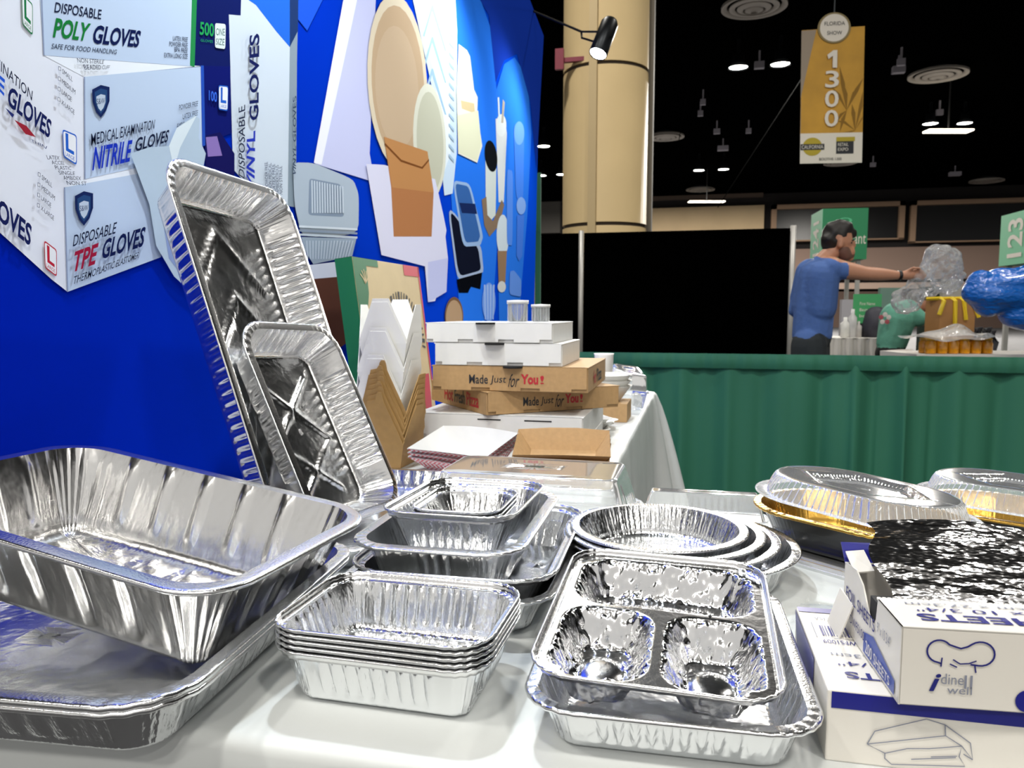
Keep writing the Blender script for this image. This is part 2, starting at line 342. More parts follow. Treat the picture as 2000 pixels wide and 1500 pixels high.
# roof trusses and cables
def cable(name, p, q, r, label, m=None): 
    return MB().tube([W3(p), W3(q)], r, 6).build(name, m or mat('cable_grey', '030303', 1.0, spec=0.0), None, label=label, cat='cable')
cable('hanging_cable', PY(1402, 405, 30), PY(1640, 40, 26), .016, 'thin grey cable slanting down from the 1300 banner')
cable('hanging_cable', PY(1322, 300, 24), PY(1372, -20, 22), .012, 'thin cable hanging right of the beige column')
for (px, py, wd, lb) in ((1373, 200, 10, 'upper of two small fittings right of the column'), (1368, 222, 10, 'lower of two small fittings right of the column'), (1400, 257, 12, 'leftmost fitting of the short row left of the banner foot'), (1462, 256, 10, 'rightmost fitting of the short row left of the banner foot'), (1412, 290, 20, 'flat fitting above the far lamp pair'),
        (1760, 122, 14, 'small fitting left of the large ceiling diffuser'), (1755, 137, 22, 'wider flat fitting left of the large ceiling diffuser'), (1865, 340, 20, 'pale square fitting below the light strip at right'), (1705, 322, 10, 'tiny fitting beside the foot of the 1300 banner'), (1835, 220, 12, 'fitting just above the right lamp pair'), (1483, 128, 18, 'junction box between the two bright lamps')):
    p = G(px, py, ZC - .5); f_ = -p[0] * sy + p[1] * cy; s_ = wd * f_ / FPX / 2
    MB().box((-s_, -s_ * .6, -.1), (s_, s_ * .6, .12)).box((-.03, -.03, .12), (.03, .03, .49)).build('ceiling_fitting', mat('grey_fitting', '8c8890', .5), None, loc=W3(p), label=lb, cat='ceiling fitting', group='small ceiling fittings')
# exit sign on the column side
p = PY(1093, 116, 11.0); ex = MB().box((-.06, -.03, -.14), (.06, .03, .14)).box((-.02, .03, -.03), (.5, .1, .03)).build('exit_sign', mat('red_sign_box', '7c2438', .5), None, loc=W3(p), label='dim red exit sign jutting from the column', cat='sign')
# ------------------------------------------------------------------ banner 1300
pb = PY(1622, 190, 14.6); sc_ = (-pb[0] * sy + pb[1] * cy) / FPX
ban = empty('hanging_banner', W3(pb), (0, 0, YAW * .6), label='gold hanging aisle banner reading 1300', cat='banner')
def bp(x, y, d=0.0): return ((x - 1622) * sc_ + (190 - y) * -.02 * sc_, d, (190 - y) * sc_)
def bpoly(name, pts, m, d, th=.02): return MB().prism([bp(x, y, d) for x, y in pts], (0, th, 0)).build(name, m, ban)
gold = mat('banner_gold', 'c8962e', .6, vary=(2.5, .12)); bwh = mat('banner_white', 'e8e2d8', .6); bgr = mat('banner_taupe', '9a8c7c', .6); leafm = mat('banner_leaf_print', '8a6414', .7)
bpoly('gold_panel', [(1568, 66), (1682, 62), (1682, 256), (1568, 256)], gold, 0)
bpoly('taupe_stripe', [(1567, 67), (1594, 66), (1567, 190)], bgr, -.004, .003)
bpoly('white_panel', [(1568, 256), (1682, 256), (1682, 312), (1568, 312)], bwh, 0)
cir = [bp(1626 + 30 * math.cos(q), 64 + 28 * math.sin(q), -.02) for q in np.linspace(0, 2 * math.pi, 33)[:-1]]
MB().prism(cir, (0, .02, 0)).build('ring', mat('banner_ring', '8a7a50', .6), ban)
cir = [bp(1626 + 26 * math.cos(q), 64 + 25 * math.sin(q), -.024) for q in np.linspace(0, 2 * math.pi, 33)[:-1]]
MB().prism(cir, (0, .004, 0)).build('disc', bwh, ban)
def btext(s, x0, y0, x1, y1, m, d=-.03, **kw): return decal('lettering', s, [bp(x0, y1, d), bp(x1, y1, d), bp(x1, y0, d), bp(x0, y0, d)], m, ban, 0, **kw)
bpoly('digit_one', [(1614, 113), (1625, 105), (1632, 105), (1632, 137), (1624, 137), (1624, 115), (1616, 121)], bwh, -.034, .004)
for i, ch in enumerate('300'): btext(ch, 1611, 142 + i * 36, 1636, 173 + i * 36, bwh, bold=.012)
btext('FLORIDA', 1608, 53, 1645, 60, INK); btext('SHOW', 1613, 70, 1640, 77, INK)
rnd = random.Random(3)
for i in range(13):
    q = math.radians(rnd.uniform(-70, 75) if i < 9 else rnd.uniform(100, 165)); bx, by = (1668, 252) if i % 2 else (1652, 215); ln = rnd.uniform(45, 95)
    tx, ty = bx - ln * math.sin(q) * .62 + 6, by - ln * math.cos(q); nx_, ny_ = -(ty - by) / ln * 4, (tx - bx) / ln * 4; mx_, my_ = (bx * .45 + tx * .55), (by * .45 + ty * .55) - 5
    cl = lambda P: [(min(max(x, 1570), 1681), min(max(y, 80), 255)) for x, y in P]
    bpoly('leaf_print', cl([(bx, by), (mx_ + nx_, my_ + ny_), (tx, ty), (mx_ - nx_, my_ - ny_)]), leafm, -.003 - .0003 * i, .002)
bpoly('round_logo', [(1590 + 18 * math.cos(q), 281 + 17 * math.sin(q)) for q in np.linspace(0, 6.2832, 25)[:-1]], mat('logo_yellow', 'b8a428', .6), -.005, .004)
bpoly('logo_band', [(1568, 276), (1612, 276), (1612, 287), (1568, 287)], INK, -.008, .003); btext('CALIFORNIA', 1570, 278, 1610, 285, bwh, -.012)
bpoly('square_logo', [(1634, 266), (1666, 266), (1666, 295), (1634, 295)], INK, -.005, .004); bpoly('square_logo_top', [(1634, 264), (1668, 264), (1668, 272), (1634, 272)], MATS['logo_yellow'], -.008, .003)
btext('RETAIL', 1637, 275, 1656, 281, bwh, -.012); btext('EXPO', 1637, 284, 1656, 290, bwh, -.012); btext('BOOTHS 1300', 1603, 302, 1644, 307, INK, -.012)
MB().tube([bp(1626, 36, .0), (bp(1626, 36)[0], 0, HZ - ban.location.z)], .015, 6).build('cable', DARKM, ban)
# ------------------------------------------------------------------ far booths
grn = mat('sign_green', '2a8a5c', .6); grnl = mat('sign_green_side', '5cc492', .6)
def kiosk(p0, wd, dp, z0, z1, label, txt=True):
    o = empty('booth_tower', (p0[0], p0[1], 0), (0, 0, math.radians(4)), label=label, cat='booth sign')
    MB().box((0, 0, z0), (wd, dp, z1)).build('sign_cube', grn, o)
    MB().box((-.004, .0, z0), (0, dp, z1)).build('side_panel', grnl, o)
    for x, y in ((.1, .1), (wd - .1, .1), (.1, dp - .1), (wd - .1, dp - .1)): MB().box((x - .03, y - .03, 0), (x + .03, y + .03, z0)).build('post', mat('booth_post', 'a8a8a4', .5), o)
    return o
k0 = PY(1604, 507, 13.5); k1 = PY(1698, 405, 13.5)
ko = kiosk((k0[0], 13.5), k1[0] - k0[0], .85, k0[2] + TZ, k1[2] + TZ, 'green cube booth sign behind the standing man')
wd = k1[0] - k0[0]; kz0, kz1 = k0[2] + TZ, k1[2] + TZ; kh = kz1 - kz0
decal('lettering', 'Restaurant', [(.02, 0, kz0 + kh * .30), (wd - .02, 0, kz0 + kh * .30), (wd - .02, 0, kz0 + kh * .52), (.02, 0, kz0 + kh * .52)], bwh, ko, .004)
decal('lettering', '1241', [(0, .22, kz0 + kh * .1), (0, .22, kz0 + kh * .8), (0, .64, kz0 + kh * .8), (0, .64, kz0 + kh * .1)], bwh, ko, .008, bold=.02)
decal('emblem', 'o', [(wd * .35, 0, kz0 + kh * .7), (wd * .65, 0, kz0 + kh * .7), (wd * .65, 0, kz0 + kh * .82), (wd * .35, 0, kz0 + kh * .82)], grnl, ko, .004)
k2 = PY(2016, 512, 12.0); k3 = PY(2110, 402, 12.0)
kp = kiosk((k2[0], 12.0), k3[0] - k2[0], 1.0, k2[2] + TZ, k3[2] + TZ, 'green booth sign cut by the right picture edge')
decal('lettering', '123', [(0, .3, k2[2] + TZ + .1), (0, .3, k2[2] + TZ + .65), (0, .75, k2[2] + TZ + .65), (0, .75, k2[2] + TZ + .1)], bwh, kp, .008, bold=.02)
# drapes
def drape(name, x0, x1, y, z0, z1, m, label, pitch, amp, seed, header=0.0, ycurve=None, gather=None, poles=None):
    nz = N1(seed, 2, 6, 6, 1); nn = int((x1 - x0) / pitch * 14)
    def fn(a, b):
        x = x0 + (x1 - x0) * a; ph = 2 * math.pi * x / pitch + 1.6 * float(nz(np.array([x]))) ; A = amp * (0.35 + .65 * (1 - b) ** .5) * (1 + .6 * math.sin(1.7 * x + seed) * math.sin(.9 * x))
        if gather: A *= 1 + gather[1] * math.exp(-((x - gather[0]) / gather[2]) ** 2)
        if b > .94: A *= .35 + .65 * (1 - b) / .06
        return (x + .3 * A * math.sin(ph * 2), y + A * math.sin(ph) + .4 * A * math.sin(2.3 * ph + 1) + (header and (.012 if b > 1 - header else 0)), z0 + (z1 - z0) * b)
    V, F = grid(fn, nn, 30); o = empty(name, ((x0 + x1) / 2, y, 0), label=label, cat='drape')
    c = mk('curtain', [(v[0] - (x0 + x1) / 2, v[1] - y, v[2]) for v in V], F, m, o, True)
    return o
dg = mat('green_drape_fabric', '286a52', .75, bump=((400, 400, 400), .25, .001)); bk = mat('black_drape_fabric', '010101', 1.0, spec=0.0)
gx0, gx1, gy = -.92, 3.4, 4.62; gz = PY(1550, 694, gy)[2] + TZ
gd = drape('green_rail_drape', gx0, gx1, gy, .02, gz, dg, 'green pleated drape on a low rail behind the tables', .30, .026, 4, gather=(.95, 1.8, .35))
MB().tube([(gx0 - (gx0 + gx1) / 2, 0, gz - .02), (gx1 - (gx0 + gx1) / 2, 0, gz - .02)], .02, 10).build('rail', STEEL, gd, True)
V, F = grid(lambda a, b: ((gx0 - gx1) / 2 + (gx1 - gx0) * a, -.026 - .004 * math.sin(70 * a * (gx1 - gx0)) - .003 * math.sin(163 * a) - .010 * math.sin(math.pi * b), gz + .006 - .085 * b), 400, 6)
mk('header_pocket', V, F, dg, gd, True)
for x in (gx0, gx1): MB().tube([(x - (gx0 + gx1) / 2, 0.03, 0), (x - (gx0 + gx1) / 2, .03, gz)], .019, 10).build('post', STEEL, gd, True)
by_ = 9.2; a = PY(1040, 462, by_); b = PY(1550, 455, by_ - .25)
for x0, x1, lb in ((PY(1040, 462, by_)[0], PY(1133, 462, by_)[0], 'narrow black drape panel left of the steel upright'), (PY(1141, 462, by_)[0], b[0], 'wide black drape panel between two steel uprights')):
    d = drape('black_back_drape', x0, x1, by_, .02, a[2] + TZ, bk, lb, .16, .02, 9)
    MB().tube([(-(x1 - x0) / 2, 0, a[2] + TZ + .01), ((x1 - x0) / 2, 0, a[2] + TZ + .01)], .018, 8).build('rail', bk, d, True)
    MB().tube([((x1 - x0) / 2 + .02, -.04, 0), ((x1 - x0) / 2 + .02, -.04, a[2] + TZ + .05)], .03, 10).build('post', mat('pale_upright', 'b4b2ae', .4, .3), d, True)
# green and beige panels at the far end of the blue backdrop
e0 = PX(1052, 340, -1.02); 
a_ = PY(1028, 338, 4.95); b2 = PY(1056, 338, 4.95); MB().box((a_[0], 4.95, 0), (b2[0], 4.97, a_[2] + TZ)).build('side_drape', dg, None, label='green drape strip behind the end of the blue backdrop', cat='drape')
a_ = PY(1010, 425, 4.85); b2 = PY(1044, 425, 4.85); MB().box((a_[0], 4.85, 0), (b2[0], 4.87, a_[2] + TZ)).build('beige_strip', mat('beige_end_panel', 'b8a890', .8), None, label='beige strip showing behind the end of the blue backdrop', cat='panel')
# skirted table, goods and posters behind the rail
t0 = PY(1620, 660, 8.0); t1 = PY(1745, 660, 8.0)
def skirt(a, b):
    x = t0[0] + (t1[0] - t0[0]) * a; return (x, 8.0 + .02 * math.sin(60 * x), (t0[2] + TZ) * (1 - b))
V, F = grid(skirt, 120, 6); k = len(V)
V += [(t0[0], 8.0, t0[2] + TZ), (t1[0], 8.0, t0[2] + TZ), (t1[0], 8.7, t0[2] + TZ), (t0[0], 8.7, t0[2] + TZ)]; F.append((k, k + 1, k + 2, k + 3))
mk('skirted_table', V, F, mat('white_skirt_cloth', 'd8d4ce', .8), None, False, label='white skirted table between the two people', cat='table')
tz = t0[2] + TZ
gsn = PY(1693, 600, 8.3); MB().box((gsn[0] - .13, 8.28, gsn[2] + TZ - .16), (gsn[0] + .13, 8.3, gsn[2] + TZ + .13)).build('green_poster', mat('poster_green', '44a868', .6), None, label='small green poster above the white skirted table', cat='poster')
for i in range(3): decal('lettering', ('First Name', 'Best Co', 'booth')[i], [(gsn[0] - .07, 8.28, gsn[2] + TZ + .02 - .06 * i), (gsn[0] + .07, 8.28, gsn[2] + TZ + .02 - .06 * i), (gsn[0] + .07, 8.28, gsn[2] + TZ + .05 - .06 * i), (gsn[0] - .07, 8.28, gsn[2] + TZ + .05 - .06 * i)], bwh, bpy.data.objects['green_poster'], .003)
pr = MB().box((gsn[0] - .14, 8.3, tz), (gsn[0] + .14, 8.36, gsn[2] + TZ - .15)).build('product_carton', mat('dark_carton', '22222a', .5), None, label='dark printed carton under the small green poster', cat='carton')
for i, (x, wd, h_, m_, lb) in enumerate(((1650, .09, .2, 'd8d8d4', 'white bottle left of the green poster'), (1664, .08, .28, 'c8c8c8', 'tall pale bottle left of the green poster'), (1676, .06, .16, 'b8b4b0', 'short pale bottle beside the dark carton'))):
    p = PY(x, 660, 8.2); MB().lathe([(.001, 0), (wd * .5, 0), (wd * .5, h_ * .7), (wd * .2, h_ * .82), (wd * .2, h_), (.001, h_)], n=16).build('bottle', mat('bottle_' + m_, m_, .4), None, True, loc=(p[0], 8.2, tz), label=lb, cat='bottle')
p = PY(1715, 660, 8.15); bg = MB().lathe([(.001, 0), (.11, 0), (.13, .12), (.1, .26), (.05, .3), (.001, .31)], n=20).build('dark_bag', mat('dark_bag_cloth', '30303c', .6), None, True, loc=(p[0], 8.3, tz), label='dark bag standing right of the green poster', cat='bag')
# ------------------------------------------------------------------ blue fabric backdrop with its print
BX = -0.95
bdz = PX(1054, 74, BX)[2] + TZ
bd = empty('fabric_backdrop', (BX, 2.5, 0), label='tall blue fabric backdrop printed with gloves boxes and takeout packaging', cat='backdrop')
ym, yt, yb = .80, 4.68, 4.42
blue = bpy.data.materials.new('blue_print_fabric'); blue.use_nodes = True; nt = blue.node_tree; b_ = nt.nodes['Principled BSDF']
b_.inputs['Roughness'].default_value = .6; b_.inputs['Specular IOR Level'].default_value = 0.0
tc = nt.nodes.new('ShaderNodeTexCoord'); sx_ = nt.nodes.new('ShaderNodeSeparateXYZ'); rp_ = nt.nodes.new('ShaderNodeValToRGB'); mr = nt.nodes.new('ShaderNodeMapRange')
mr.inputs[1].default_value = -2.0; mr.inputs[2].default_value = 2.0
nt.links.new(tc.outputs['Object'], sx_.inputs[0]); nt.links.new(sx_.outputs[1], mr.inputs[0]); nt.links.new(mr.outputs[0], rp_.inputs[0]); nt.links.new(rp_.outputs[0], b_.inputs['Base Color'])
rp_.color_ramp.elements[0].color = (*lin('0318a6'), 1); rp_.color_ramp.elements[1].color = (*lin('0a50e4'), 1)
nz = N1(5, .8, 2.6, 8, 2)
def bdf(a, b):
    z = bdz * b; y = ym + (yb + (yt - yb) * b - ym) * a; return (0.003 * 0, y - 2.5, z)
V, F = grid(bdf, 60, 24); k = len(V)
bfab = mk('fabric', V, F, blue, bd, True)
MB().box((-.09, ym - 2.5, .0), (-.02, yb - 2.5, bdz - .02)).build('frame', mat('backdrop_frame', '20242c', .6), bd)
LAY = [0]
def bpt(x, y):
    p = PX(x, y, BX + .0015 + .0001 * LAY[0]); return (p[0] - BX, p[1] - 2.5, p[2] + TZ)
def PP(name, pts, col, m=None):
    LAY[0] += 1; return mk(name, [bpt(x, y) for x, y in pts], [tuple(range(len(pts)))], m or mat('print_' + col, col, .6, spec=0.0), bfab)
def PT(s, tl, tr, br, bl, col, bold=0.0, shear=0.0):
    LAY[0] += .3; V, F = text_geo(s, bold, shear); px = homog([bl, br, tr, tl])(V)
    return mk('lettering', [bpt(x, y) for x, y in px], F, mat('ink_' + col, col, .6, spec=0.0), bfab)
def EL(cx, cy, rx, ry, rot=0, n=28):
    c, s = math.cos(rot), math.sin(rot); return [(cx + rx * math.cos(q) * c - ry * math.sin(q) * s, cy + rx * math.cos(q) * s + ry * math.sin(q) * c) for q in [2 * math.pi * i / n for i in range(n)]]
def RQ(pts, k=.14):
    """round the corners of a polygon"""
    o = []; n = len(pts)
    for i in range(n):
        p, a, b = np.array(pts[i], float), np.array(pts[i - 1], float), np.array(pts[(i + 1) % n], float)
        for t in (0, .35, .65, 1):
            A = p + (a - p) * k; B = p + (b - p) * k; o.append(tuple((1 - t) ** 2 * A + 2 * t * (1 - t) * p + t * t * B))
    return o
# light-blue glow shapes of the print at the far end
PP('halo_print', EL(905, 300, 60, 330, .05) and [(850, -40), (925, -40), (960, 60), (972, 200), (975, 420), (960, 640), (900, 640)], '2a78ee')
PP('halo_print', [(975, 640), (968, 180), (985, 125), (1005, 112), (1030, 150), (1038, 260), (1030, 420), (1012, 640)], '2e7cf0')
PP('halo_print', [(915, -40), (1020, -40), (1062, 70), (1048, 330), (1036, 200), (1010, 105), (985, 118), (968, 160), (955, 30)], '1a3cae')
PP('halo_print', [(560, -20), (568, 20), (600, 60), (640, -20)], '2458d8')
# boxes of gloves, seen stacked in the print
wl, wf, wt = 'e2e8f6', 'bccfea', 'e8f0fc'
PP('print_vinyl_side', [(565, -30), (583, -30), (580, 120), (578, 405), (560, 402)], '8a9aa8')
PP('print_vinyl_side_top', [(565, -30), (583, -30), (582, 60), (566, 92)], '243a6a')
PP('print_vinyl_front', [(447, 28), (470, 30), (470, -30), (520, 20), (566, 92), (562, 402), (500, 380), (455, 330)], 'ccd8e6')
PP('print_vinyl_corner', [(470, -30), (566, -30), (566, 92), (540, 62), (500, 10), (474, -8)], '2a6ad8')
PP('print_navy_side', [(384, -30), (472, -30), (470, 30), (447, 28), (450, 130), (378, 130)], '16205e')
PP('print_navy_side', [(393, 128), (450, 130), (452, 260), (396, 282)], '141c6a')
PP('print_navy_side', [(400, 265), (430, 258), (458, 300), (458, 345), (402, 340)], '1a1a58')
PP('print_lilac_flap', [(402, 268), (424, 266), (434, 304), (406, 306)], '8a74b8')
PP('print_left_faces', [(-60, -60), (85, 0), (85, 107), (165, 150), (165, 350), (128, 368), (132, 570), (100, 545), (-60, 400)], wl)
PP('print_tpe_top', [(128, 366), (165, 350), (318, 306), (290, 338)], wt)
PP('print_tpe_front', [(126, 366), (292, 335), (315, 502), (132, 570)], wf)
PP('print_nitrile_top', [(85, 108), (130, 112), (392, 129), (166, 151)], wt)
PP('print_nitrile_front', [(165, 150), (393, 130), (397, 285), (310, 318), (166, 350)], wf)
PP('print_poly_front', [(76, -40), (384, -40), (378, 130), (85, 108)], wf)
PP('print_green_edge', [(376, -40), (386, -40), (380, 131), (371, 128)], '2a8a4e')
PP('print_blue_edge', [(392, 128), (398, 128), (401, 284), (395, 286)], '2a52b8')
for a in (((80, -40), (86, 108)), ((165, 150), (166, 350)), ((126, 366), (132, 570))):
    (x0, y0), (x1, y1) = a; PP('print_box_edge', [(x0 - 1.2, y0), (x0 + 1.2, y0), (x1 + 1.2, y1), (x1 - 1.2, y1)], '8a98b8')
dk = '1c2440'
PT('DISPOSABLE', (109, 4), (199, 19), (197, 38), (106, 24), dk, .008); PT('POLY', (107, 34), (178, 46), (171, 81), (103, 73), '1f7a3c', .03, .12); PT('GLOVES', (185, 48), (276, 60), (271, 93), (180, 85), '16204e', .03, .12)
PT('SAFE FOR FOOD HANDLING', (102, 85), (229, 97), (227, 106), (100, 95), dk)
for i, (s, x) in enumerate((('LATEX FREE', 338), ('POWDER FREE', 331), ('BPA FREE', 341), ('EXTRA LONG SIZE', 321))): PT(s, (x, 70 + 11 * i), (367, 73 + 11 * i), (366, 82 + 11 * i), (x, 79 + 11 * i), dk)
PT('500', (391, 42), (418, 46), (418, 72), (390, 68), '2aa05a', .02); PT('GLOVES', (392, 76), (416, 79), (416, 84), (392, 81), '2aa05a'); PP('print_size_box', RQ([(420, 45), (441, 47), (440, 96), (420, 93)]), 'd8e4e8')
PT('ONE', (422, 55), (439, 56), (439, 70), (422, 69), '1f5a4a'); PT('SIZE', (422, 75), (439, 76), (438, 89), (422, 87), '1f5a4a')
def sizebox(q, col, s='L'):
    PP('print_size_frame', RQ(q), col); c = np.mean(q, 0); PP('print_size_box', RQ([tuple(c + (np.array(p) - c) * .9) for p in q]), 'e8ecf4')
    f = homog([q[3], q[2], q[1], q[0]]); PT(s, *[tuple(f(np.array([t]))[0]) for t in ((.22, .92), (.82, .92), (.82, .30), (.22, .30))], col, .03); PT('LARGE', *[tuple(f(np.array([t]))[0]) for t in ((.15, .24), (.85, .24), (.85, .1), (.15, .1))], col)
sizebox([(42, -14), (64, 8), (64, 70), (44, 48)], '2a7a4e'); sizebox([(122, 252), (150, 264), (150, 323), (124, 306)], '2a62c8'); sizebox([(86, 469), (111, 488), (111, 541), (88, 523)], 'b82a3e')
def shield(cx, cy, s=1.0):
    sh = [(-17, -22), (0, -31), (17, -27), (17, 0), (10, 20), (0, 33), (-9, 22), (-16, 2)]
    PP('print_shield', [(cx + x * s, cy + y * s) for x, y in sh], '1c2a5a'); PP('print_shield_inner', [(cx + x * s * .72, cy + y * s * .78) for x, y in sh], '2a4a7a'); PP('print_shield_field', [(cx + x * s * .52, cy + 3 + y * s * .52) for x, y in sh], 'b8c8dc')
    PT('S&W', (cx - 8, cy - 4), (cx + 8, cy - 6), (cx + 8, cy + 5), (cx - 8, cy + 7), '1c2a5a')
shield(197, 197); shield(164, 406, 1.05)
PT('MEDICAL EXAMINATION', (178, 261), (303, 233), (301, 252), (178, 285), dk, .004); PT('NITRILE', (183, 288), (259, 273), (255, 315), (180, 333), '2038b8', .025, .15); PT('GLOVES', (265, 270), (331, 253), (328, 277), (264, 297), dk, .02, .15)
for i, (s, x) in enumerate((('POWDER FREE', 350), ('LATEX FREE', 357), ('AMBIDEXTROUS', 345))): PT(s, (x, 205 + 18 * i), (387, 197 + 18 * i), (386, 207 + 18 * i), (x, 215 + 18 * i), dk)
PT('100', (408, 176), (424, 180), (424, 200), (408, 196), '3a6ae0', .02); sizebox([(427, 166), (446, 168), (445, 217), (427, 214)], '2a62c8')
PT('NON STERILE', (150, 113), (204, 117), (202, 125), (152, 122), dk); PT('BEADED CUFF', (162, 126), (215, 128), (213, 135), (166, 136), dk)
for sx0, sy0, dy in ((122, 134, 20), (82, 341, 20)):
    for i, (s, wd) in enumerate((('SMALL', 20), ('MEDIUM', 26), ('LARGE', 19), ('X-LARGE', 25))):
        x, y = sx0 - i * .5, sy0 + dy * i; PT(s, (x, y), (x + wd, y + wd * .85), (x + wd - .5, y + wd * .85 + 9), (x - .5, y + 9), dk)
        PP('print_tick_box', [(x - 8, y - 5), (x - 3, y - 3), (x - 3, y + 5), (x - 8, y + 3)], '4a5474'); PP('print_tick_field', [(x - 7.2, y - 3.6), (x - 3.8, y - 2.2), (x - 3.8, y + 3.8), (x - 7.2, y + 2.4)], 'e4e8f2')
PT('EXAMINATION', (-40, 78), (64, 178), (62, 197), (-40, 100), dk, .006); PT('E', (-6, 142), (10, 156), (8, 188), (-6, 172), '2a5ad0', .03); PT('GLOVES', (18, 165), (101, 236), (97, 272), (14, 205), '1c2458', .03, .1)
PP('print_chevron', [(10, 210), (28, 224), (24, 230)], '2a3474'); PP('print_chevron', [(28, 234), (52, 246), (70, 268), (50, 262)], '9a2a3a'); PT('THIN', (60, 271), (92, 286), (90, 291), (62, 277), '3a4474')
for i, (s, x, wd) in enumerate((('LATEX', 90, 26), ('ACCEL', 99, 27), ('PLASTIC', 106, 33), ('SINGLE', 113, 33), ('AMBIDEX', 122, 36), ('NON ST', 129, 40))): PT(s, (x, 303 + 10 * i), (x + wd, 305 + 10 * i), (x + wd, 312 + 10 * i), (x + 3, 311 + 10 * i), dk)
PT('DISPOSABLE', (145, 459), (229, 433), (225, 456), (142, 482), dk, .008); PT('TPE', (146, 492), (193, 474), (188, 515), (142, 532), '9a1f3e', .03, .15); PT('GLOVES', (203, 468), (285, 442), (281, 481), (198, 507), '16204e', .03, .15); PT('THERMOPLASTIC ELASTOMER', (145, 540), (273, 491), (270, 504), (142, 556), dk, .004)
PT('OVES', (-4, 384), (62, 440), (60, 483), (-4, 430), '1c2458', .03, .1)
PT('DISPOSABLE', (466, 342), (466, 210), (479, 204), (478, 350), dk, .004); PT('VINYL', (481, 362), (482, 263), (499, 254), (497, 376), '2a3ab0', .025, .12); PT('GLOVES', (487, 238), (487, 70), (507, 62), (505, 232), '1c2458', .025, .12)
for i, s in enumerate(('POWDER FREE', 'NON MEDICAL', 'LATEX FREE', 'AMBIDEXTROUS', 'NON STERILE')): PT(s, (518 + 7 * i, 366 + 3 * i), (517 + 7 * i, 318 + 2 * i), (523 + 7 * i, 316 + 2 * i), (524 + 7 * i, 368 + 3 * i), '3a4464')
PT('VINYL GLOVES', (572, 340), (572, 190), (579, 186), (578, 345), '3a4a64', .01)
# clear poly glove drooping over the boxes, as printed
PP('print_clear_glove', [(255, 300), (290, 288), (330, 285), (345, 250), (380, 225), (390, 232), (388, 270), (402, 300), (395, 340), (360, 360), (330, 400), (345, 480), (395, 590), (340, 540), (305, 480), (292, 400), (268, 335)], 'b4c8dc')
PP('print_glove_fold', [(330, 285), (345, 250), (384, 226), (352, 288), (340, 330)], 'd8e6f0'); PP('print_glove_fold', [(312, 395), (330, 390), (345, 480), (385, 575), (330, 505)], '8a9ecc')
# takeout ware
LAY[0] = 4
PP('print_slice_box', [(676, -30), (735, -30), (728, 150), (722, 300), (732, 356), (615, 320)], 'c8ccf0'); PP('print_slice_box_edge', [(676, -30), (704, -30), (628, 322), (613, 318)], 'eef0fa')
PP('print_clear_tray', [(800, -30), (888, -30), (893, 60), (892, 300), (884, 378), (868, 382), (850, 200)], 'cfe2f4'); PP('print_clear_tray_field', [(806, -30), (876, -30), (880, 300), (866, 340), (850, 150)], 'e8f2fa')
for i in range(3):
    y = 10 + 62 * i; PP('print_tray_groove', [(826, y + 60), (843, y), (846, y), (872, y + 90), (869, y + 90), (844, y + 12), (829, y + 62)], 'a0c0dc')
for i in range(14): PP('print_tray_rib', [(877, 40 + 20 * i), (887, 52 + 20 * i), (887, 58 + 20 * i), (877, 46 + 20 * i)], 'a8c4dc')
PP('print_large_plate', EL(776, 160, 58, 172, -.05), 'ddd0b8'); PP('print_large_plate_well', EL(777, 162, 51, 152, -.05), 'c2a88a'); PP('print_large_plate_floor', EL(775, 170, 42, 120, -.05), 'c8b094')
PP('print_small_plate', EL(839, 275, 32, 112, -.04), 'dcdccc'); PP('print_small_plate_well', EL(840, 277, 26, 98, -.04), 'c4c4b0')
PP('print_clamshell', [(896, 86), (912, 98), (918, 110), (926, 175), (933, 190), (932, 220), (942, 285), (932, 318), (895, 300), (892, 180)], 'ecead8'); PP('print_clamshell_tab', [(900, 196), (926, 202), (928, 222), (902, 212)], 'd8c498'); PP('print_clamshell_lower', [(893, 226), (934, 216), (940, 280), (932, 314), (896, 298)], 'e2e2c4')
PP('print_hinged_box', [(715, 320), (750, 322), (850, 350), (866, 420), (872, 450), (870, 462), (875, 505), (872, 570), (852, 580), (850, 588), (836, 590), (830, 520), (745, 498)], 'dcdcf2'); PP('print_hinged_box_flap', [(836, 512), (875, 504), (872, 570), (852, 582), (836, 590)], 'c4c8ee')
PP('print_kraft_bag', [(750, 267), (835, 296), (847, 374), (843, 462), (769, 462), (764, 366)], 'b47a50'); PP('print_kraft_bag_flap', [(750, 267), (835, 296), (847, 376), (766, 366)], 'c08a58'); PP('print_bag_fold', [(752, 279), (784, 312), (824, 326), (838, 310), (838, 314), (825, 330), (783, 316), (751, 283)], '7a4a28')
PP('print_foil_stack', RQ([(572, 317), (612, 318), (690, 350), (701, 380), (700, 458), (590, 464), (575, 400)], .25), 'aebccc'); PP('print_foil_well', RQ([(604, 348), (666, 360), (672, 424), (602, 420)], .1), '8494aa')
for i in range(13): PP('print_foil_rib', [(608 + 5 * i, 352 + i), (610.5 + 5 * i, 352 + i), (611.5 + 5 * i, 416), (609 + 5 * i, 416)], 'c8d4e2')
for i in range(3): PP('print_foil_rim', [(584, 440 + 8 * i), (698, 446 + 8 * i), (698, 450 + 8 * i), (584, 444 + 8 * i)], ['d4deea', '8a98ae', 'c0ccdc'][i])
PP('print_foil_base', [(588, 463), (696, 466), (688, 500), (612, 516), (596, 490)], '98a8bc')
for i in range(16): PP('print_foil_rib', [(598 + 6 * i, 470), (600.5 + 6 * i, 470), (602 + 5.2 * i, 506), (600 + 5.2 * i, 506)], 'b8c6d8')
PP('print_white_carton', [(602, 518), (668, 510), (674, 545), (612, 546)], 'd0d8ea'); PP('print_brown_carton', [(610, 545), (690, 538), (690, 660), (650, 690)], '5a3a30')
LAY[0] = 4
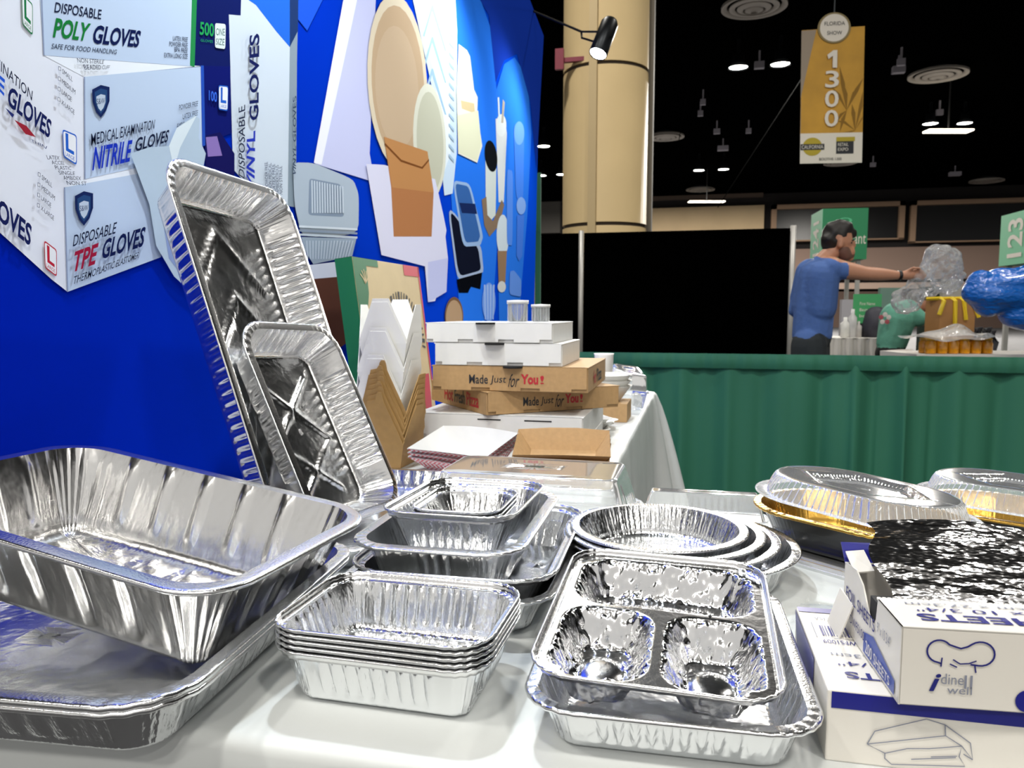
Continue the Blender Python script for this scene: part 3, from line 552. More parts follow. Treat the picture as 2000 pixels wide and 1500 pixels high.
# meal tray, cups, cutlery of the far end
PP('print_meal_tray', RQ([(874, 400), (940, 480), (945, 535), (893, 550)], .2), 'a8b8d4'); PP('print_meal_tray_well', RQ([(878, 408), (934, 484), (940, 528), (896, 540)], .18), '141828'); PP('print_meal_tray_feet', [(892, 546), (942, 532), (938, 565), (920, 560), (914, 572), (896, 572)], '0c0e14')
PP('print_meal_lid', RQ([(884, 352), (918, 358), (944, 462), (938, 480), (904, 482)], .2), '9ab8e0'); PP('print_meal_lid_field', RQ([(888, 358), (916, 364), (938, 460), (934, 472), (908, 474)], .18), '3a66a8'); PP('print_meal_lid_bar', [(897, 396), (928, 398), (932, 418), (902, 416)], '1c2c5a')
PP('print_cup_tall', [(968, 232), (986, 230), (990, 260), (984, 395), (974, 395)], 'dde0e0'); PP('print_cup_dome', EL(979, 245, 10, 22), 'e4e8e8'); PP('print_straw', [(972, 190), (975, 190), (977, 240), (974, 240)], 'd8e8f0'); PP('print_straw', [(982, 194), (986, 200), (983, 240), (979, 240)], 'b8b0a0')
PP('print_cup', [(948, 300), (970, 300), (968, 420), (956, 434), (949, 425)], 'd4dcd8'); PP('print_cup_lid', EL(959, 305, 12, 31, -.12), '16181c')
PP('print_cup_holder', [(941, 390), (950, 384), (952, 420), (963, 432), (980, 390), (985, 400), (975, 440), (956, 462), (946, 440)], '8a7460')
PP('print_white_lid', EL(982, 460, 12, 41), 'd4e0e8'); PP('print_coffee_cup', [(972, 490), (990, 490), (987, 552), (974, 552)], '9a7c60'); PP('print_coffee_cup_base', EL(980, 560, 8, 11), 'dcdcd8')
PP('print_clear_cup', RQ([(1003, 240), (1024, 250), (1022, 390), (1008, 388)], .2), '4a86ee'); PP('print_clear_cup_rim', EL(1014, 260, 10, 23), '6ea0f4'); PP('print_straw_cup', RQ([(990, 330), (1002, 334), (1001, 480), (990, 478)], .2), '5a90f0')
PP('print_spoon', EL(1018, 402, 9, 17), '8ab0f0'); PP('print_fork', [(1010, 420), (1024, 420), (1020, 500), (1014, 510), (1009, 500)], '4a80e8'); PP('print_clear_pot', RQ([(996, 530), (1004, 528), (1018, 546), (1018, 580), (995, 575)], .2), '6a9af0')
PP('print_fork', EL(955, 590, 13, 38), '7aa4f2')
for i in range(4): PP('print_fork_tine', [(945 + 6 * i, 556), (948 + 6 * i, 556), (949 + 5 * i, 624), (947 + 5 * i, 624)], 'a8c4f8')
PP('print_lid_disc', EL(887, 618, 18, 38), '7a5c44'); PP('print_lid_disc', EL(887, 620, 16, 34), 'b89878')
# arm spotlights on the backdrop's top edge; the visible one and its neighbours further along the same edge
def arm_lamp(tip, base, aim, label, power):
    tip, base, aim = Vector(tip), Vector(base), Vector(aim); ax = (aim - tip).normalized()
    o = empty('arm_spotlight', base, label=label, cat='spotlight', group='spotlights along the backdrop top')
    M = ax.to_track_quat('-Z', 'Y').to_matrix().to_4x4(); M.translation = tip - base
    def tf(mb): mb.V = [tuple(M @ Vector(v)) for v in mb.V]; return mb
    tf(MB().lathe([(.001, .21), (.036, .21), (.046, .19), (.048, .0), (.045, -.004), (.043, .004), (.001, .02)], n=32)).build('can', DARKM, o, True); can_ = o.children[-1]
    tf(MB().lathe([(.001, .006), (.03, .004), (.042, .002)], n=28)).build('lens', mat('spot_lens_lit', 'f4fbff', .4, emit=26), can_, True)
    side = ax.cross(Vector((0, 0, 1))).normalized()
    for s_ in (-1, 1): MB().tube([tip - base - ax * .09 + side * .052 * s_, tip - base - ax * .09 + side * .06 * s_ + (base - tip).normalized() * .12, tip - base - ax * .09 + (base - tip).normalized() * .2], .006, 6).build('yoke', DARKM, o)
    MB().tube([tip - base - ax * .09 + (base - tip).normalized() * .2, (0, 0, .1), (0, 0, 0)], .007, 6).build('arm', DARKM, o)
    l = bpy.data.lights.new('spot_lamp', 'SPOT'); l.energy = power; l.spot_size = math.radians(150); l.spot_blend = .6; l.shadow_soft_size = .035; l.color = (.88, .95, 1.0)
    lo = mo('spot_lamp', l, o, tip - base + ax * .03, ax.to_track_quat('-Z', 'Y').to_euler()); return o
tp = W3(PY(1168, 105, 4.1)); arm_lamp(tp, (BX - .03, 4.5, bdz + .006), tp + Vector((-.22, -.32, -.75)), 'black arm spotlight with lit lens in front of the column', 14)
arm_lamp((-.60, 1.35, 2.62), (BX - .03, 1.4, bdz + .006), (-.45, 1.1, .75), 'arm spotlight above the leaning foil trays', 54)
arm_lamp((-.55, 2.9, 2.60), (BX - .03, 2.9, bdz + .006), (-.55, 2.5, .75), 'arm spotlight above the pizza boxes', 30)
# ------------------------------------------------------------------ tables under white cloths
cloth_m = mat('white_tablecloth', 'cfd3d3', .42, bump=((9, 9, 9), .25, .012, 4), vary=(4, .02))
def cloth(name, label, x0, x1, y0, y1, seed, folds, flare, sides, excl, drop=.74):
    L, W = x1 - x0, y1 - y0; nx = int(L / .02); ny = int(W / .02); nc = 14; n_ = N1(seed, 3, 9, 8, 2); V = []; r = .02
    prof = [(0.0, .0)] + [(-.012 * math.sin(q), -.012 * (1 - math.cos(q))) for q in (.5, 1.0, 1.57)] + [(-.012, -.03)] + [(-.014, -.03 - (drop - .03) * t) for t in np.linspace(.05, 1, 14)]
    arr = []
    for d, z in prof:
        P, N, S, I = rr(L / 2 - d, W / 2 - d, r - d, nx, ny, nc); t = max(0, -z / drop)
        arc = np.arange(len(P)) * .02; cr_ = np.where(S > 5, 1.0, np.exp(-((1 - np.abs(np.clip(S, -1, 1))) * (np.where(I % 2, L, W)) / 2 / .22) ** 2))
        off = t ** .8 * (folds * (np.sin(arc * 24 + 1.5 * n_(P[:, 0] * 1.0, P[:, 1])) + .5 * np.sin(arc * 41 + 1)) + flare * (cr_ * 1.2 + .25) * (1 + .4 * np.sin(arc * 30)))
        msk = np.clip(np.maximum.reduce([N @ np.array(s_) for s_ in sides]), 0, 1) ** .5; off = off * msk * np.prod([np.clip(1.2 - N @ np.array(s_) * 3, 0, 1) for s_ in excl], 0)
        arr.append(np.c_[P + N * np.abs(off)[:, None] * 1.0, np.full(len(P), z)])
    n = len(arr[0]); V = np.concatenate(arr); ids = np.arange(n); nx_ = (ids + 1) % n; F = []
    for q in range(len(arr) - 1): F += list(zip(q * n + nx_, q * n + ids, (q + 1) * n + ids, (q + 1) * n + nx_))
    F.append(tuple(ids)); 
    return mk(name, V, F, cloth_m, None, True, loc=((x0 + x1) / 2, (y0 + y1) / 2, TZ), label=label, cat='tablecloth')
cloth('tablecloth', 'white tablecloth under the foil pans in the foreground', -.91, 1.3, .545, 1.365, 3, .012, .02, ((0, -1.0), (1.0, 0)), ((0, 1.0), (-1.0, 0)))
cloth('tablecloth', 'white tablecloth of the far table under the pizza boxes', -.91, -.185, 1.395, 3.45, 8, .014, .10, ((1.0, 0), (0, 1.0)), ((0, -1.0), (-1.0, 0)))
# ------------------------------------------------------------------ foil pans on the near table
def T(x, y, z): return (x, y, TZ + z)
R_ = math.radians
def segd(x, y, pts):
    d = np.full(x.shape, 9.0)
    for (x0, y0), (x1, y1) in zip(pts[:-1], pts[1:]):
        vx, vy = x1 - x0, y1 - y0; t = np.clip(((x - x0) * vx + (y - y0) * vy) / (vx * vx + vy * vy), 0, 1); d = np.minimum(d, np.hypot(x - x0 - t * vx, y - y0 - t * vy))
    return d
def wfloor(lines, wd=.006, h=.003):
    return lambda x, y: h * np.exp(-(np.minimum.reduce([segd(x, y, l) for l in lines]) / wd) ** 2)
# big shallow pans at the left and the deep roasting pan tilted in them
sh_kw = dict(L=.52, W=.40, D=.052, taper=.022, r=.05, rimw=.009, ribs=(16, 12, .006, .002), bead=.0028, seed=11, crk=.0012, step=.004)
for i, lb in enumerate(('lower of the two nested shallow foil pans under the deep roasting pan', 'upper of the two nested shallow foil pans under the deep roasting pan')):
    pan('shallow_foil_pan', lb, 'foil pan', T(-.663, .652, .0535 + .0055 * i), (0, 0, R_(4.8)), group='nested shallow foil pans', **sh_kw)
pan('deep_roasting_pan', 'deep ribbed foil roasting pan tilted inside the shallow pans at left', 'foil pan', T(-.61, .715, .1408), tuple((Matrix.Rotation(R_(-5.1), 3, 'Z') @ Matrix.Rotation(R_(7.6), 3, 'Y') @ Matrix.Rotation(R_(.8), 3, 'X')).to_euler()), [FOILD, FOILD],
    L=.438, W=.264, D=.105, taper=.040, r=.046, rimw=.011, ribs=(5, 3, .007, -.0045), bead=.003, seed=5, crk=.0030, step=.0032, rings=14, fillet=.02,
    floor_fn=lambda x, y: -.0025 * (np.exp(-(((x + .012) % .06 - .03) / .006) ** 4)) * (np.abs(y) < .085))
# flat pan lying at the foot of the leaning trays
pan('flat_foil_pan', 'large foil pan lying flat under the feet of the leaning trays', 'foil pan', T(-.572, 1.17, .036), (0, 0, R_(2)), L=.30, W=.50, D=.034, taper=.018, r=.05, rimw=.009, ribs=(8, 12, .005, .002), bead=.0025, seed=21, crk=.001, step=.004)
def leaning(name, label, x, y, z, yaw, pit, rol, **kw):
    M = Matrix.Rotation(yaw, 3, 'Z') @ Matrix.Rotation(rol, 3, 'Y') @ Matrix.Rotation(pit, 3, 'X')
    return pan(name, label, 'foil pan', T(x, y, z), tuple(M.to_euler()), [FOILD, FOILF], **kw)
zz = lambda s, a, y0, st, n: [[(-a, y0 + st * i - s), (0, y0 + st * i + s), (a, y0 + st * i - s)] for i in range(n)]
leaning('full_size_foil_tray', 'tallest foil tray leaning on the blue backdrop', -.657, 1.144, .290, R_(87.6), R_(70.4), R_(2.1), L=.307, W=.585, D=.062, taper=.026, r=.042, rimw=.009, flute=(.0175, .0036), endflat=.9, bead=.0026, seed=31, crk=.0012, rings=26,
        floor_fn=wfloor(zz(.05, .09, -.17, .115, 4), .0055, .004))
leaning('half_size_foil_tray', 'smaller foil tray leaning in front of the tallest tray', -.592, 1.153, .176, R_(82), R_(63), R_(2.8), L=.228, W=.325, D=.058, taper=.022, r=.042, rimw=.009, flute=(.0175, .0036), endflat=.72, bead=.0026, seed=33, crk=.0014, rings=22,
        floor_fn=wfloor([[(-.07, .1), (.07, -.02)], [(.07, .1), (-.07, -.02)], [(-.07, -.02), (.05, -.11)], [(.07, -.02), (-.05, -.11)]], .005, .0035))
# centre stack
big_kw = dict(L=.232, W=.315, D=.045, taper=.022, r=.04, rimw=.008, flute=(.012, .0012), bead=.002, seed=41, crk=.0012, rings=18, floor_fn=wfloor(zz(.03, .07, -.09, .08, 3), .005, .003))
pan('oblong_base_pan', 'lowest wide foil pan of the centre stack', 'foil pan', T(-.27, .925, .0465), (0, 0, R_(.5)), group='pans of the centre stack', **{**big_kw, 'flute': (.011, .0015)})
pan('oblong_base_pan', 'wide shallow foil pan second from the bottom of the centre stack', 'foil pan', T(-.268, .937, .058), (0, 0, R_(1.5)), group='pans of the centre stack', **{**big_kw, 'L': .215, 'W': .31, 'flange': .008})
pan('deep_oblong_pan', 'deep oblong foil pan with broad rim in the centre stack', 'foil pan', T(-.286, .935, .089), (0, 0, R_(1)), group='pans of the centre stack', L=.178, W=.285, D=.068, taper=.024, r=.036, rimw=.011, flute=(.0135, .0022), endflat=.45, bead=.002, seed=44, crk=.0014, rings=8)
pan('loaf_foil_pan', 'medium foil pan with upright flange inside the deep oblong pan', 'foil pan', T(-.287, .952, .101), (R_(-1.5), 0, R_(0)), group='pans of the centre stack', L=.148, W=.205, D=.048, taper=.02, r=.028, rimw=.006, flange=.010, flute=(.0115, .002), endflat=.72, bead=.0014, seed=46, crk=.0011, rings=8)
for i in range(3):
    pan('mini_foil_pan', ('lowest', 'middle', 'topmost')[i] + ' of the three tiny foil pans crowning the centre stack', 'foil pan', T(-.283, .93, .094 + .006 * i), (R_(-1), 0, R_(1)), group='tiny foil pans', L=.098, W=.125, D=.032, taper=.014, r=.022, rimw=.005, flange=.006, flute=(.008, .0008), endflat=.6, bead=.0011, seed=48, crk=.0009, rings=6, wall_n=10)
# front stack of five oblong pans
ob_kw = dict(L=.186, W=.138, D=.046, taper=.014, r=.026, rimw=.0055, flange=.008, flute=(.0128, .003), endflat=.84, bead=.0012, seed=52, crk=.0010, rings=8)
first = None
for i in range(5):
    lb = ('bottom', 'second from bottom', 'middle', 'second from top', 'top')[i] + ' pan of the five nested oblong foil pans in the front centre'
    l_ = T(-.264 + .0007 * math.sin(3 * i), .658, .0475 + .0052 * i); 
    if first is None: first = pan('oblong_foil_pan', lb, 'foil pan', l_, (0, 0, R_(-.7)), group='front stack of oblong foil pans', **ob_kw)
    else: dup(first, l_, (0, 0, R_(-.7 + .25 * math.sin(5 * i))), label=lb)
# front right: rectangular pan with a three-compartment tray tipped in it
pan('rectangular_foil_pan', 'rectangular foil pan under the three-compartment tray', 'foil pan', T(-.0195, .715, .0445), (0, 0, R_(2)), L=.211, W=.288, D=.043, taper=.016, r=.034, rimw=.007, flute=(.013, .0016), endflat=.86, bead=.0022, seed=61, crk=.0012, rings=10)
def comp_tray():
    a, b, D = .094, .128, .034; nx, ny = 150, 190
    X, Y = np.meshgrid(np.linspace(-a, a, nx + 1), np.linspace(-b, b, ny + 1))
    def sd(cx, cy_, hx, hy, r): 
        qx = np.abs(X - cx) - hx + r; qy = np.abs(Y - cy_) - hy + r; return np.hypot(np.maximum(qx, 0), np.maximum(qy, 0)) + np.minimum(np.maximum(qx, qy), 0) - r
    d = np.minimum.reduce([sd(0, .067, .088, .056, .034), sd(-.0465, -.058, .0425, .064, .03), sd(.0465, -.058, .0425, .064, .03)])
    t = sstep(0, .024, -d); cr_ = N1(71, 300, 1100, 20, 2); ang = N1(72, 12, 40, 10, 2)
    Z = -D * t + .0016 * cr_(X, Y) * (t > .02) * (t < .98) + .0026 * ang(X, Y) * t
    dome = lambda cx, cy_: .010 * np.exp(-(((X - cx) / .026) ** 2 + ((Y - cy_) / .028) ** 2) ** 2); Z += dome(-.0465, -.062) + dome(.0465, -.062) + .006 * np.exp(-((X / .06) ** 2 + ((Y - .067) / .02) ** 2) ** 2)
    Z += -.002 * (d > 0) * np.exp(-(d / .004) ** 2) * 0
    n = nx + 1; V = np.c_[X.ravel(), Y.ravel(), Z.ravel()]
    # round the outer corners
    r = .03; ax_, ay_ = np.abs(V[:, 0]), np.abs(V[:, 1]); cxx, cyy = a - r, b - r; m_ = (ax_ > cxx) & (ay_ > cyy); dx, dy = ax_[m_] - cxx, ay_[m_] - cyy; mx = np.maximum(dx, dy); l = np.hypot(dx, dy); f_ = np.where(l > 0, mx / np.maximum(l, 1e-9), 1)
    V[m_, 0] = np.sign(V[m_, 0]) * (cxx + dx * f_); V[m_, 1] = np.sign(V[m_, 1]) * (cyy + dy * f_)
    F = [(j * n + i, j * n + i + 1, (j + 1) * n + i + 1, (j + 1) * n + i) for j in range(ny) for i in range(nx)]
    M = Matrix.Rotation(R_(-.3), 3, 'Z') @ Matrix.Rotation(R_(1.3), 3, 'Y') @ Matrix.Rotation(R_(4.3), 3, 'X')
    o = mk('compartment_tray', V, F, FOILF2, None, True, loc=T(-.027, .7043, .069), rot=M, label='three-compartment foil tray tipped in the rectangular pan', cat='foil tray')
    (_, _, _), (RV, RF) = pan_meshes(L=2 * a, W=2 * b, D=.03, taper=.01, r=.03, rimw=.003, flange=.007, bead=.0012, seed=3)
    mk('rim', RV, RF, FOILR, o, True); return o
FOILF2 = mat('pressed_foil_compartment', 'eeeff1', .15, 1.0, bump=((120, 120, 120), .22, .0012, 3))
comp_tray()
# round pans
for i, (R, D, z, dx, dy, lb) in enumerate(((.143, .045, .047, .0, .0, 'largest outer round foil pan of the nested rounds'), (.130, .043, .055, -.012, -.004, 'second round foil pan of the nested rounds'), (.119, .042, .0615, -.020, -.006, 'third round foil pan of the nested rounds'), (.105, .040, .0665, -.027, -.006, 'smallest inner round foil pan of the nested rounds'))):
    pan('round_foil_pan', lb, 'foil pan', T(-.018 + dx, 1.03 + dy, z), (0, 0, 0), group='nested round foil pans', L=2 * R, W=2 * R, D=D, taper=.017, r=R, rimw=.009, flute=None, crk=.0011, bead=.0016, seed=81 + i, nc=110, step=.002, rings=6)
# ------------------------------------------------------------------ clear lids, black and gold pans
def lid_kw(**k): return dict(mats=[CLEARR, CLEAR], rim_mat=CLEARR, rim_name='lip', **k)
for i in range(2):
    pan('ribbed_dome_lid', ('lower', 'upper')[i] + ' of the two nested clear ribbed dome lids behind the centre stack', 'plastic lid', T(-.262, 1.255, .004 + .016 * i), (0, 0, R_(-1)), group='nested clear dome lids', **lid_kw(L=.335, W=.20, D=.07, taper=.022, r=.04, rimw=.009, flip=-1, ribs=(11, 7, .007, .003), crk=0, bead=.001, seed=91, step=.004, fillet=.006, wall_n=8, rings=3))
pan('flat_clear_lid', 'low clear plastic lid behind the round foil pans', 'plastic lid', T(.018, 1.335, .002), (0, 0, R_(1)), **lid_kw(L=.20, W=.055, D=.042, taper=.012, r=.014, rimw=.004, flip=-1, flute=(.011, .0012), endflat=.66, crk=0, bead=.001, seed=93, step=.002, fillet=.004, wall_n=10, rings=3))
blackm = mat('black_coated_foil', '0a0a0c', .22, .3, coat=.4); goldm = mat('gold_foil', 'caa04c', .25, 1.0, bump=((300, 300, 40), .3, .001))
def gold_set(x, y, z, rz, s, tag_, lidtilt):
    kw = dict(L=.275 * s, W=.185 * s, D=.055, taper=.022, r=.0925 * s, rimw=.007, bead=.0022, seed=101, step=.004, nc=60, rings=4, fillet=.012)
    o = empty('black_gold_pan', T(x, y, z), (0, 0, rz), label='black and gold foil pan ' + tag_, cat='foil pan', group='black and gold pans')
    (V, F, fm), (RV, RF) = pan_meshes(crk=.0006, **kw); V2 = V.copy(); V2[:, 2] += .0; V2[:, :2] *= .992
    mk('outer_shell', V, F, blackm, o, True); mk('gold_lining', V2, F, goldm, o, True); mk('rim', RV, RF, goldm, o, True)
    lid = pan('dome_lid', 'clear fluted dome lid on the black and gold pan ' + tag_, 'plastic lid', T(x, y, z + .010), (lidtilt[0], lidtilt[1], rz), group='clear fluted dome lids', **lid_kw(L=.262 * s, W=.172 * s, D=.030, taper=.012, r=.086 * s, rimw=.014, flip=-1, crk=0, flute=None, bead=.0012, seed=103, step=.0018, nc=150, fillet=.004, wall_n=8, rings=16,
        floor_fn=lambda X, Y: .007 * sstep(.0, .010, .052 * s - np.maximum(np.abs(X) * .60 + np.abs(Y) * .62, np.abs(Y) * 1.0))))
    # flutes of the dome wall
    me = lid.data; n = len(me.vertices); co = np.empty(n * 3); me.vertices.foreach_get('co', co); co = co.reshape(-1, 3)
    q = np.arctan2(co[:, 1] * 1.4, co[:, 0]); w_ = np.clip(co[:, 2] / .004, 0, 1) * np.clip((.0292 - co[:, 2]) / .003, 0, 1); rad = np.hypot(co[:, 0], co[:, 1]); co[:, :2] *= (1 + w_ * .016 * np.cos(q * 84))[:, None]
    me.vertices.foreach_set('co', co.ravel()); me.update(); return o
gold_set(.235, 1.165, .066, R_(-40), 1.06, 'left of the right edge', (R_(-2), R_(2.5)))
gold_set(.47, 1.255, .062, R_(-28), .95, 'cut by the right edge', (0, R_(1)))
pan('upturned_clear_lid', 'clear ribbed lid lying under the near black and gold pan', 'plastic lid', T(.235, 1.165, .003), (0, 0, R_(-40)), **lid_kw(L=.285, W=.20, D=.007, taper=.006, r=.10, rimw=.010, flip=-1, ribs=(26, 16, .003, .001), crk=0, bead=.001, seed=111, step=.003, nc=60, fillet=.002, wall_n=4, rings=2))
# loose plastic film
nf = N1(121, 40, 130, 14, 2); V, F = grid(lambda a, b: (.11 + .115 * a + .03 * b, .87 + .10 * b - .02 * a, .004 + .007 * (1 + .9 * float(nf(np.array([a * .11]), np.array([b * .1]))[0])) ), 36, 30)
mk('plastic_film', [(v[0], v[1], v[2] + TZ) for v in V], F, clear_mat('loose_film', haze=.10, refl=1.0, bump=(60, .8, .004)), None, False, label='crumpled scrap of clear film behind the foil sheet boxes', cat='plastic film')
# ------------------------------------------------------------------ foil sheet boxes
paper = mat('coated_white_board', 'd8d4cc', .38, coat=.15); dkblue = mat('box_navy_print', '12167a', .38, coat=.2); blueb = mat('box_blue_print', '2a48a0', .4)
lo = empty('foil_sheet_box', T(.105, .614, 0), (0, 0, R_(1)), label='closed foil sheets box lying under the open one', cat='carton', group='foil sheets boxes')
LW_, LD_, LH_ = .30, .172, .058
bevel(MB().box((0, 0, 0), (LW_, LD_, LH_)).build('carton', paper, lo), .0015); lo_r = lo; lo = lo.children[-1]
def rect(x0, x1, z0, z1, y): return [(x0, y, z0), (x1, y, z0), (x1, y, z1), (x0, y, z1)]
flat('navy_band', rect(.003, LW_, LH_ - .014, LH_ - .0008, -.0006), dkblue, lo)
flat('navy_band', [(.0008, LD_ - .012, LH_ + .0006), (LW_, LD_ - .012, LH_ + .0006), (LW_, LD_, LH_ + .0006), (.0008, LD_, LH_ + .0006)], dkblue, lo)
flat('navy_band', [(-.0006, LD_ - .03, .004), (-.0006, .06, .030), (-.0006, .06, LH_ - .002), (-.0006, LD_, LH_ - .002)], dkblue, lo)
def ltop(s, xr, xl, y0, y1, m, bold=0, par=None, z=None): decal('lettering', s, [(xr, y1, z), (xl, y1, z), (xl, y0, z), (xr, y0, z)], m, par, .0008, bold)
ltop('FOIL SHEETS', .150, .018, .022, .034, NAVY, .02, lo, LH_); ltop('9" x 10 3/4"', .120, .016, .045, .053, NAVY, .0, lo, LH_); ltop('22.9 cm x 27.3cm', .120, .014, .062, .069, GREY, 0, lo, LH_)
for i in range(14): 
    x = .014 + i * .0024; flat('barcode_bar', [(x, .105, LH_ + .0007), (x + (.0008 if i % 3 else .0016), .105, LH_ + .0007), (x + (.0008 if i % 3 else .0016), .128, LH_ + .0007), (x, .128, LH_ + .0007)], NAVY, lo)
for a, b in (((.008, .100), (.054, .1007)), ((.008, .134), (.054, .1347)), ((.008, .100), (.0087, .134)), ((.0533, .100), (.054, .134))): flat('barcode_frame', [(a[0], a[1], LH_ + .0007), (b[0], a[1], LH_ + .0007), (b[0], b[1], LH_ + .0007), (a[0], b[1], LH_ + .0007)], GREY, lo)
ltop('DWFS1009', .046, .012, .088, .096, NAVY, 0, lo, LH_); ltop('USA', .026, .012, .142, .148, GREY, 0, lo, LH_)
decal('lettering', '9" x 10 3/4"', [(.215, -.0002, .020), (.125, -.0002, .020), (.125, -.0002, .010), (.215, -.0002, .010)], NAVY, lo, -.0008); decal('lettering', '22.9 cm x 27.3cm', [(.215, -.0002, .032), (.125, -.0002, .032), (.125, -.0002, .025), (.215, -.0002, .025)], GREY, lo, -.0008)
def stroke(name, pts, wd, m, par, closed=False, nrm=(0, -1, 0)):
    """flat printed line of width wd on a face"""
    mb = MB(); pts = [Vector(p) for p in pts] + ([Vector(pts[0])] if closed else []); n = Vector(nrm)
    V = []
    for i, p in enumerate(pts):
        t = (pts[min(i + 1, len(pts) - 1)] - pts[max(i - 1, 0)]).normalized(); s_ = t.cross(n) * wd / 2; V += [p + s_, p - s_]
    mb.add(V, [(2 * i, 2 * i + 1, 2 * i + 3, 2 * i + 2) for i in range(len(pts) - 1)]); return mb.build(name, m, par)
# line drawing of a carton on the lower front face (from the photograph's proportions)
def ld(x, y): p = (.030 + (x - 420) * .0001435, -.0009, .0405 - (y - 1120) * .000123); return p
for pts in ([(420, 1305), (455, 1215), (705, 1100), (795, 1125), (920, 1225), (935, 1330), (880, 1250), (800, 1195), (420, 1305), (510, 1352)], [(795, 1125), (800, 1195)], [(510, 1352), (620, 1305), (725, 1290), (880, 1250), (870, 1320), (900, 1378), (545, 1420), (510, 1385), (510, 1352)], [(890, 1300), (935, 1330)], [(640, 1372), (855, 1328)], [(735, 1342), (860, 1318)]):
    stroke('box_drawing', [ld(*p) for p in pts], .0008, GREY, lo)
# open box on top
up = empty('open_foil_sheet_box', T(.152, .600, LH_ + .001), (0, 0, R_(5)), label='open foil sheets box with a sheet pulled out of its slot', cat='carton', group='foil sheets boxes')
UW, UD, UH = .30, .150, .060; th = .0012; slot = .058
mb = MB().box((0, 0, 0), (UW, th, UH)).box((0, 0, 0), (UW, UD, th)).box((0, UD - th, 0), (UW, UD, UH)).box((UW - th, 0, 0), (UW, UD, UH))
bevel(mb.build('tray', paper, up), .0004); up_t = up.children[-1]
MB().box((0, 0, UH - th), (UW, slot, UH)).build('front_top_panel', paper, up)
# scalloped tear edge
mb = MB()
for i in range(75):
    x = .004 * i; mb.prism([(x, slot, UH - th), (x + .004, slot, UH - th), (x + .003, slot + .0022, UH - th), (x + .001, slot + .0022, UH - th)], (0, 0, th))
mb.build('torn_edge', paper, up)
MB().prism([(0, 0, 0), (0, UD, 0), (0, UD, UH), (0, .115, UH + .004), (0, .095, UH - .003), (0, .075, UH - .022), (0, .064, UH - .026), (0, .058, UH - .018), (0, .055, UH), (0, 0, UH)], (th, 0, 0)).build('left_panel', paper, up)
MB().prism([(.0, .12, UH), (.016, .118, UH + .003), (.016, UD, UH + .012), (.0, UD, UH + .010)], (0, 0, -th)).build('side_flap', paper, up)
MB().prism([(.0, UD - .002, UH - .002), (UW, UD - .002, UH - .002), (UW, UD + .016, UH + .016), (.0, UD + .016, UH + .014)], (0, .001, -.001)).build('back_lid', dkblue, up)
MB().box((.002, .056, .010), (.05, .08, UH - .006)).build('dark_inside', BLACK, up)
MB().prism([(-.012, .118, -.002), (-.014, .150, .002), (-.003, .152, .034), (-.001, .118, .030)], (th, 0, 0)).build('loose_side_flap', paper, up)
# prints
ltop('FOIL SHEETS', .195, .018, .013, .027, NAVY, .02, up, UH); ltop('9" x 10 3/4"', .125, .022, .032, .040, NAVY, 0, up, UH); ltop('22.9 cm x 27.3cm', .140, .018, .044, .050, GREY, 0, up, UH)
def lside(s, ya, yb, z0, z1, m, bold=0): decal('lettering', s, [(0, ya, z0), (0, yb, z0), (0, yb, z1), (0, ya, z1)], m, up, .0008, bold)
lside('FOIL SHEETS', .140, .058, .030, .041, NAVY, .01); lside('9" x 10 3/4"', .052, .020, .034, .043, GREY); lside('DWFS1001', .125, .080, .012, .020, NAVY); 
flat('blue_badge', [(-.0007, .085, .003), (-.0007, .008, .003), (-.0007, .008, .014), (-.0007, .060, .026), (-.0007, .085, .020)], blueb, up); decal('lettering', '200 SHEETS', [(-.0008, .076, .006), (-.0008, .016, .006), (-.0008, .016, .013), (-.0008, .076, .017)], paper, up, .0009)
# front: chef hat, wording and the navy badge
def fp(x, z): return (x, -.0008, z)
def arcp(cx, cz, rx, rz, a0, a1, n=14): return [fp(cx + rx * math.cos(math.radians(a0 + (a1 - a0) * i / n)), cz + rz * math.sin(math.radians(a0 + (a1 - a0) * i / n))) for i in range(n + 1)]
hat = [fp(.0285, .0338)] + arcp(.0265, .0432, .0085, .0085, 265, 40) + [fp(.0365, .0475), fp(.041, .0462), fp(.0455, .0478)] + arcp(.0545, .0430, .0095, .0090, 130, -95) + [fp(.048, .0345)]
stroke('chef_hat', hat, .0013, NAVY, up); stroke('chef_hat', [fp(.0285, .0385), fp(.0280, .0315)], .0010, NAVY, up); stroke('chef_hat', [fp(.051, .034), fp(.0520, .0285)], .0010, NAVY, up); stroke('chef_hat', [fp(.036, .0375), fp(.041, .0345), fp(.047, .0352), fp(.052, .0375)], .0010, NAVY, up); stroke('chef_hat', [fp(.034, .0340), fp(.039, .0318)], .0010, NAVY, up)
def ft(s, x0, x1, z0, z1, m, bold=0, shear=0): decal('lettering', s, [(x0, -.0002, z0), (x1, -.0002, z0), (x1, -.0002, z1), (x0, -.0002, z1)], m, up, .0008, bold, shear)
ft('i', .0205, .0285, .0125, .0260, NAVY, .02, .3); ft('dine', .0285, .0440, .0185, .0265, GREY); ft('ll', .0445, .0500, .0160, .0262, GREY); ft('well', .0330, .0500, .0115, .0175, GREY)
stroke('navy_badge', [fp(.088, .0095), fp(.13, .0095)], .017, dkblue, up); flat('navy_badge', [(.088 + .0085 * math.cos(q), -.0009, .0095 + .0085 * math.sin(q)) for q in np.linspace(0, 6.283, 25)[:-1]], dkblue, up)
decal('lettering', '200', [(.087, -.001, .0055), (.112, -.001, .0055), (.112, -.001, .0135), (.087, -.001, .0135)], paper, up, .0008, .02)
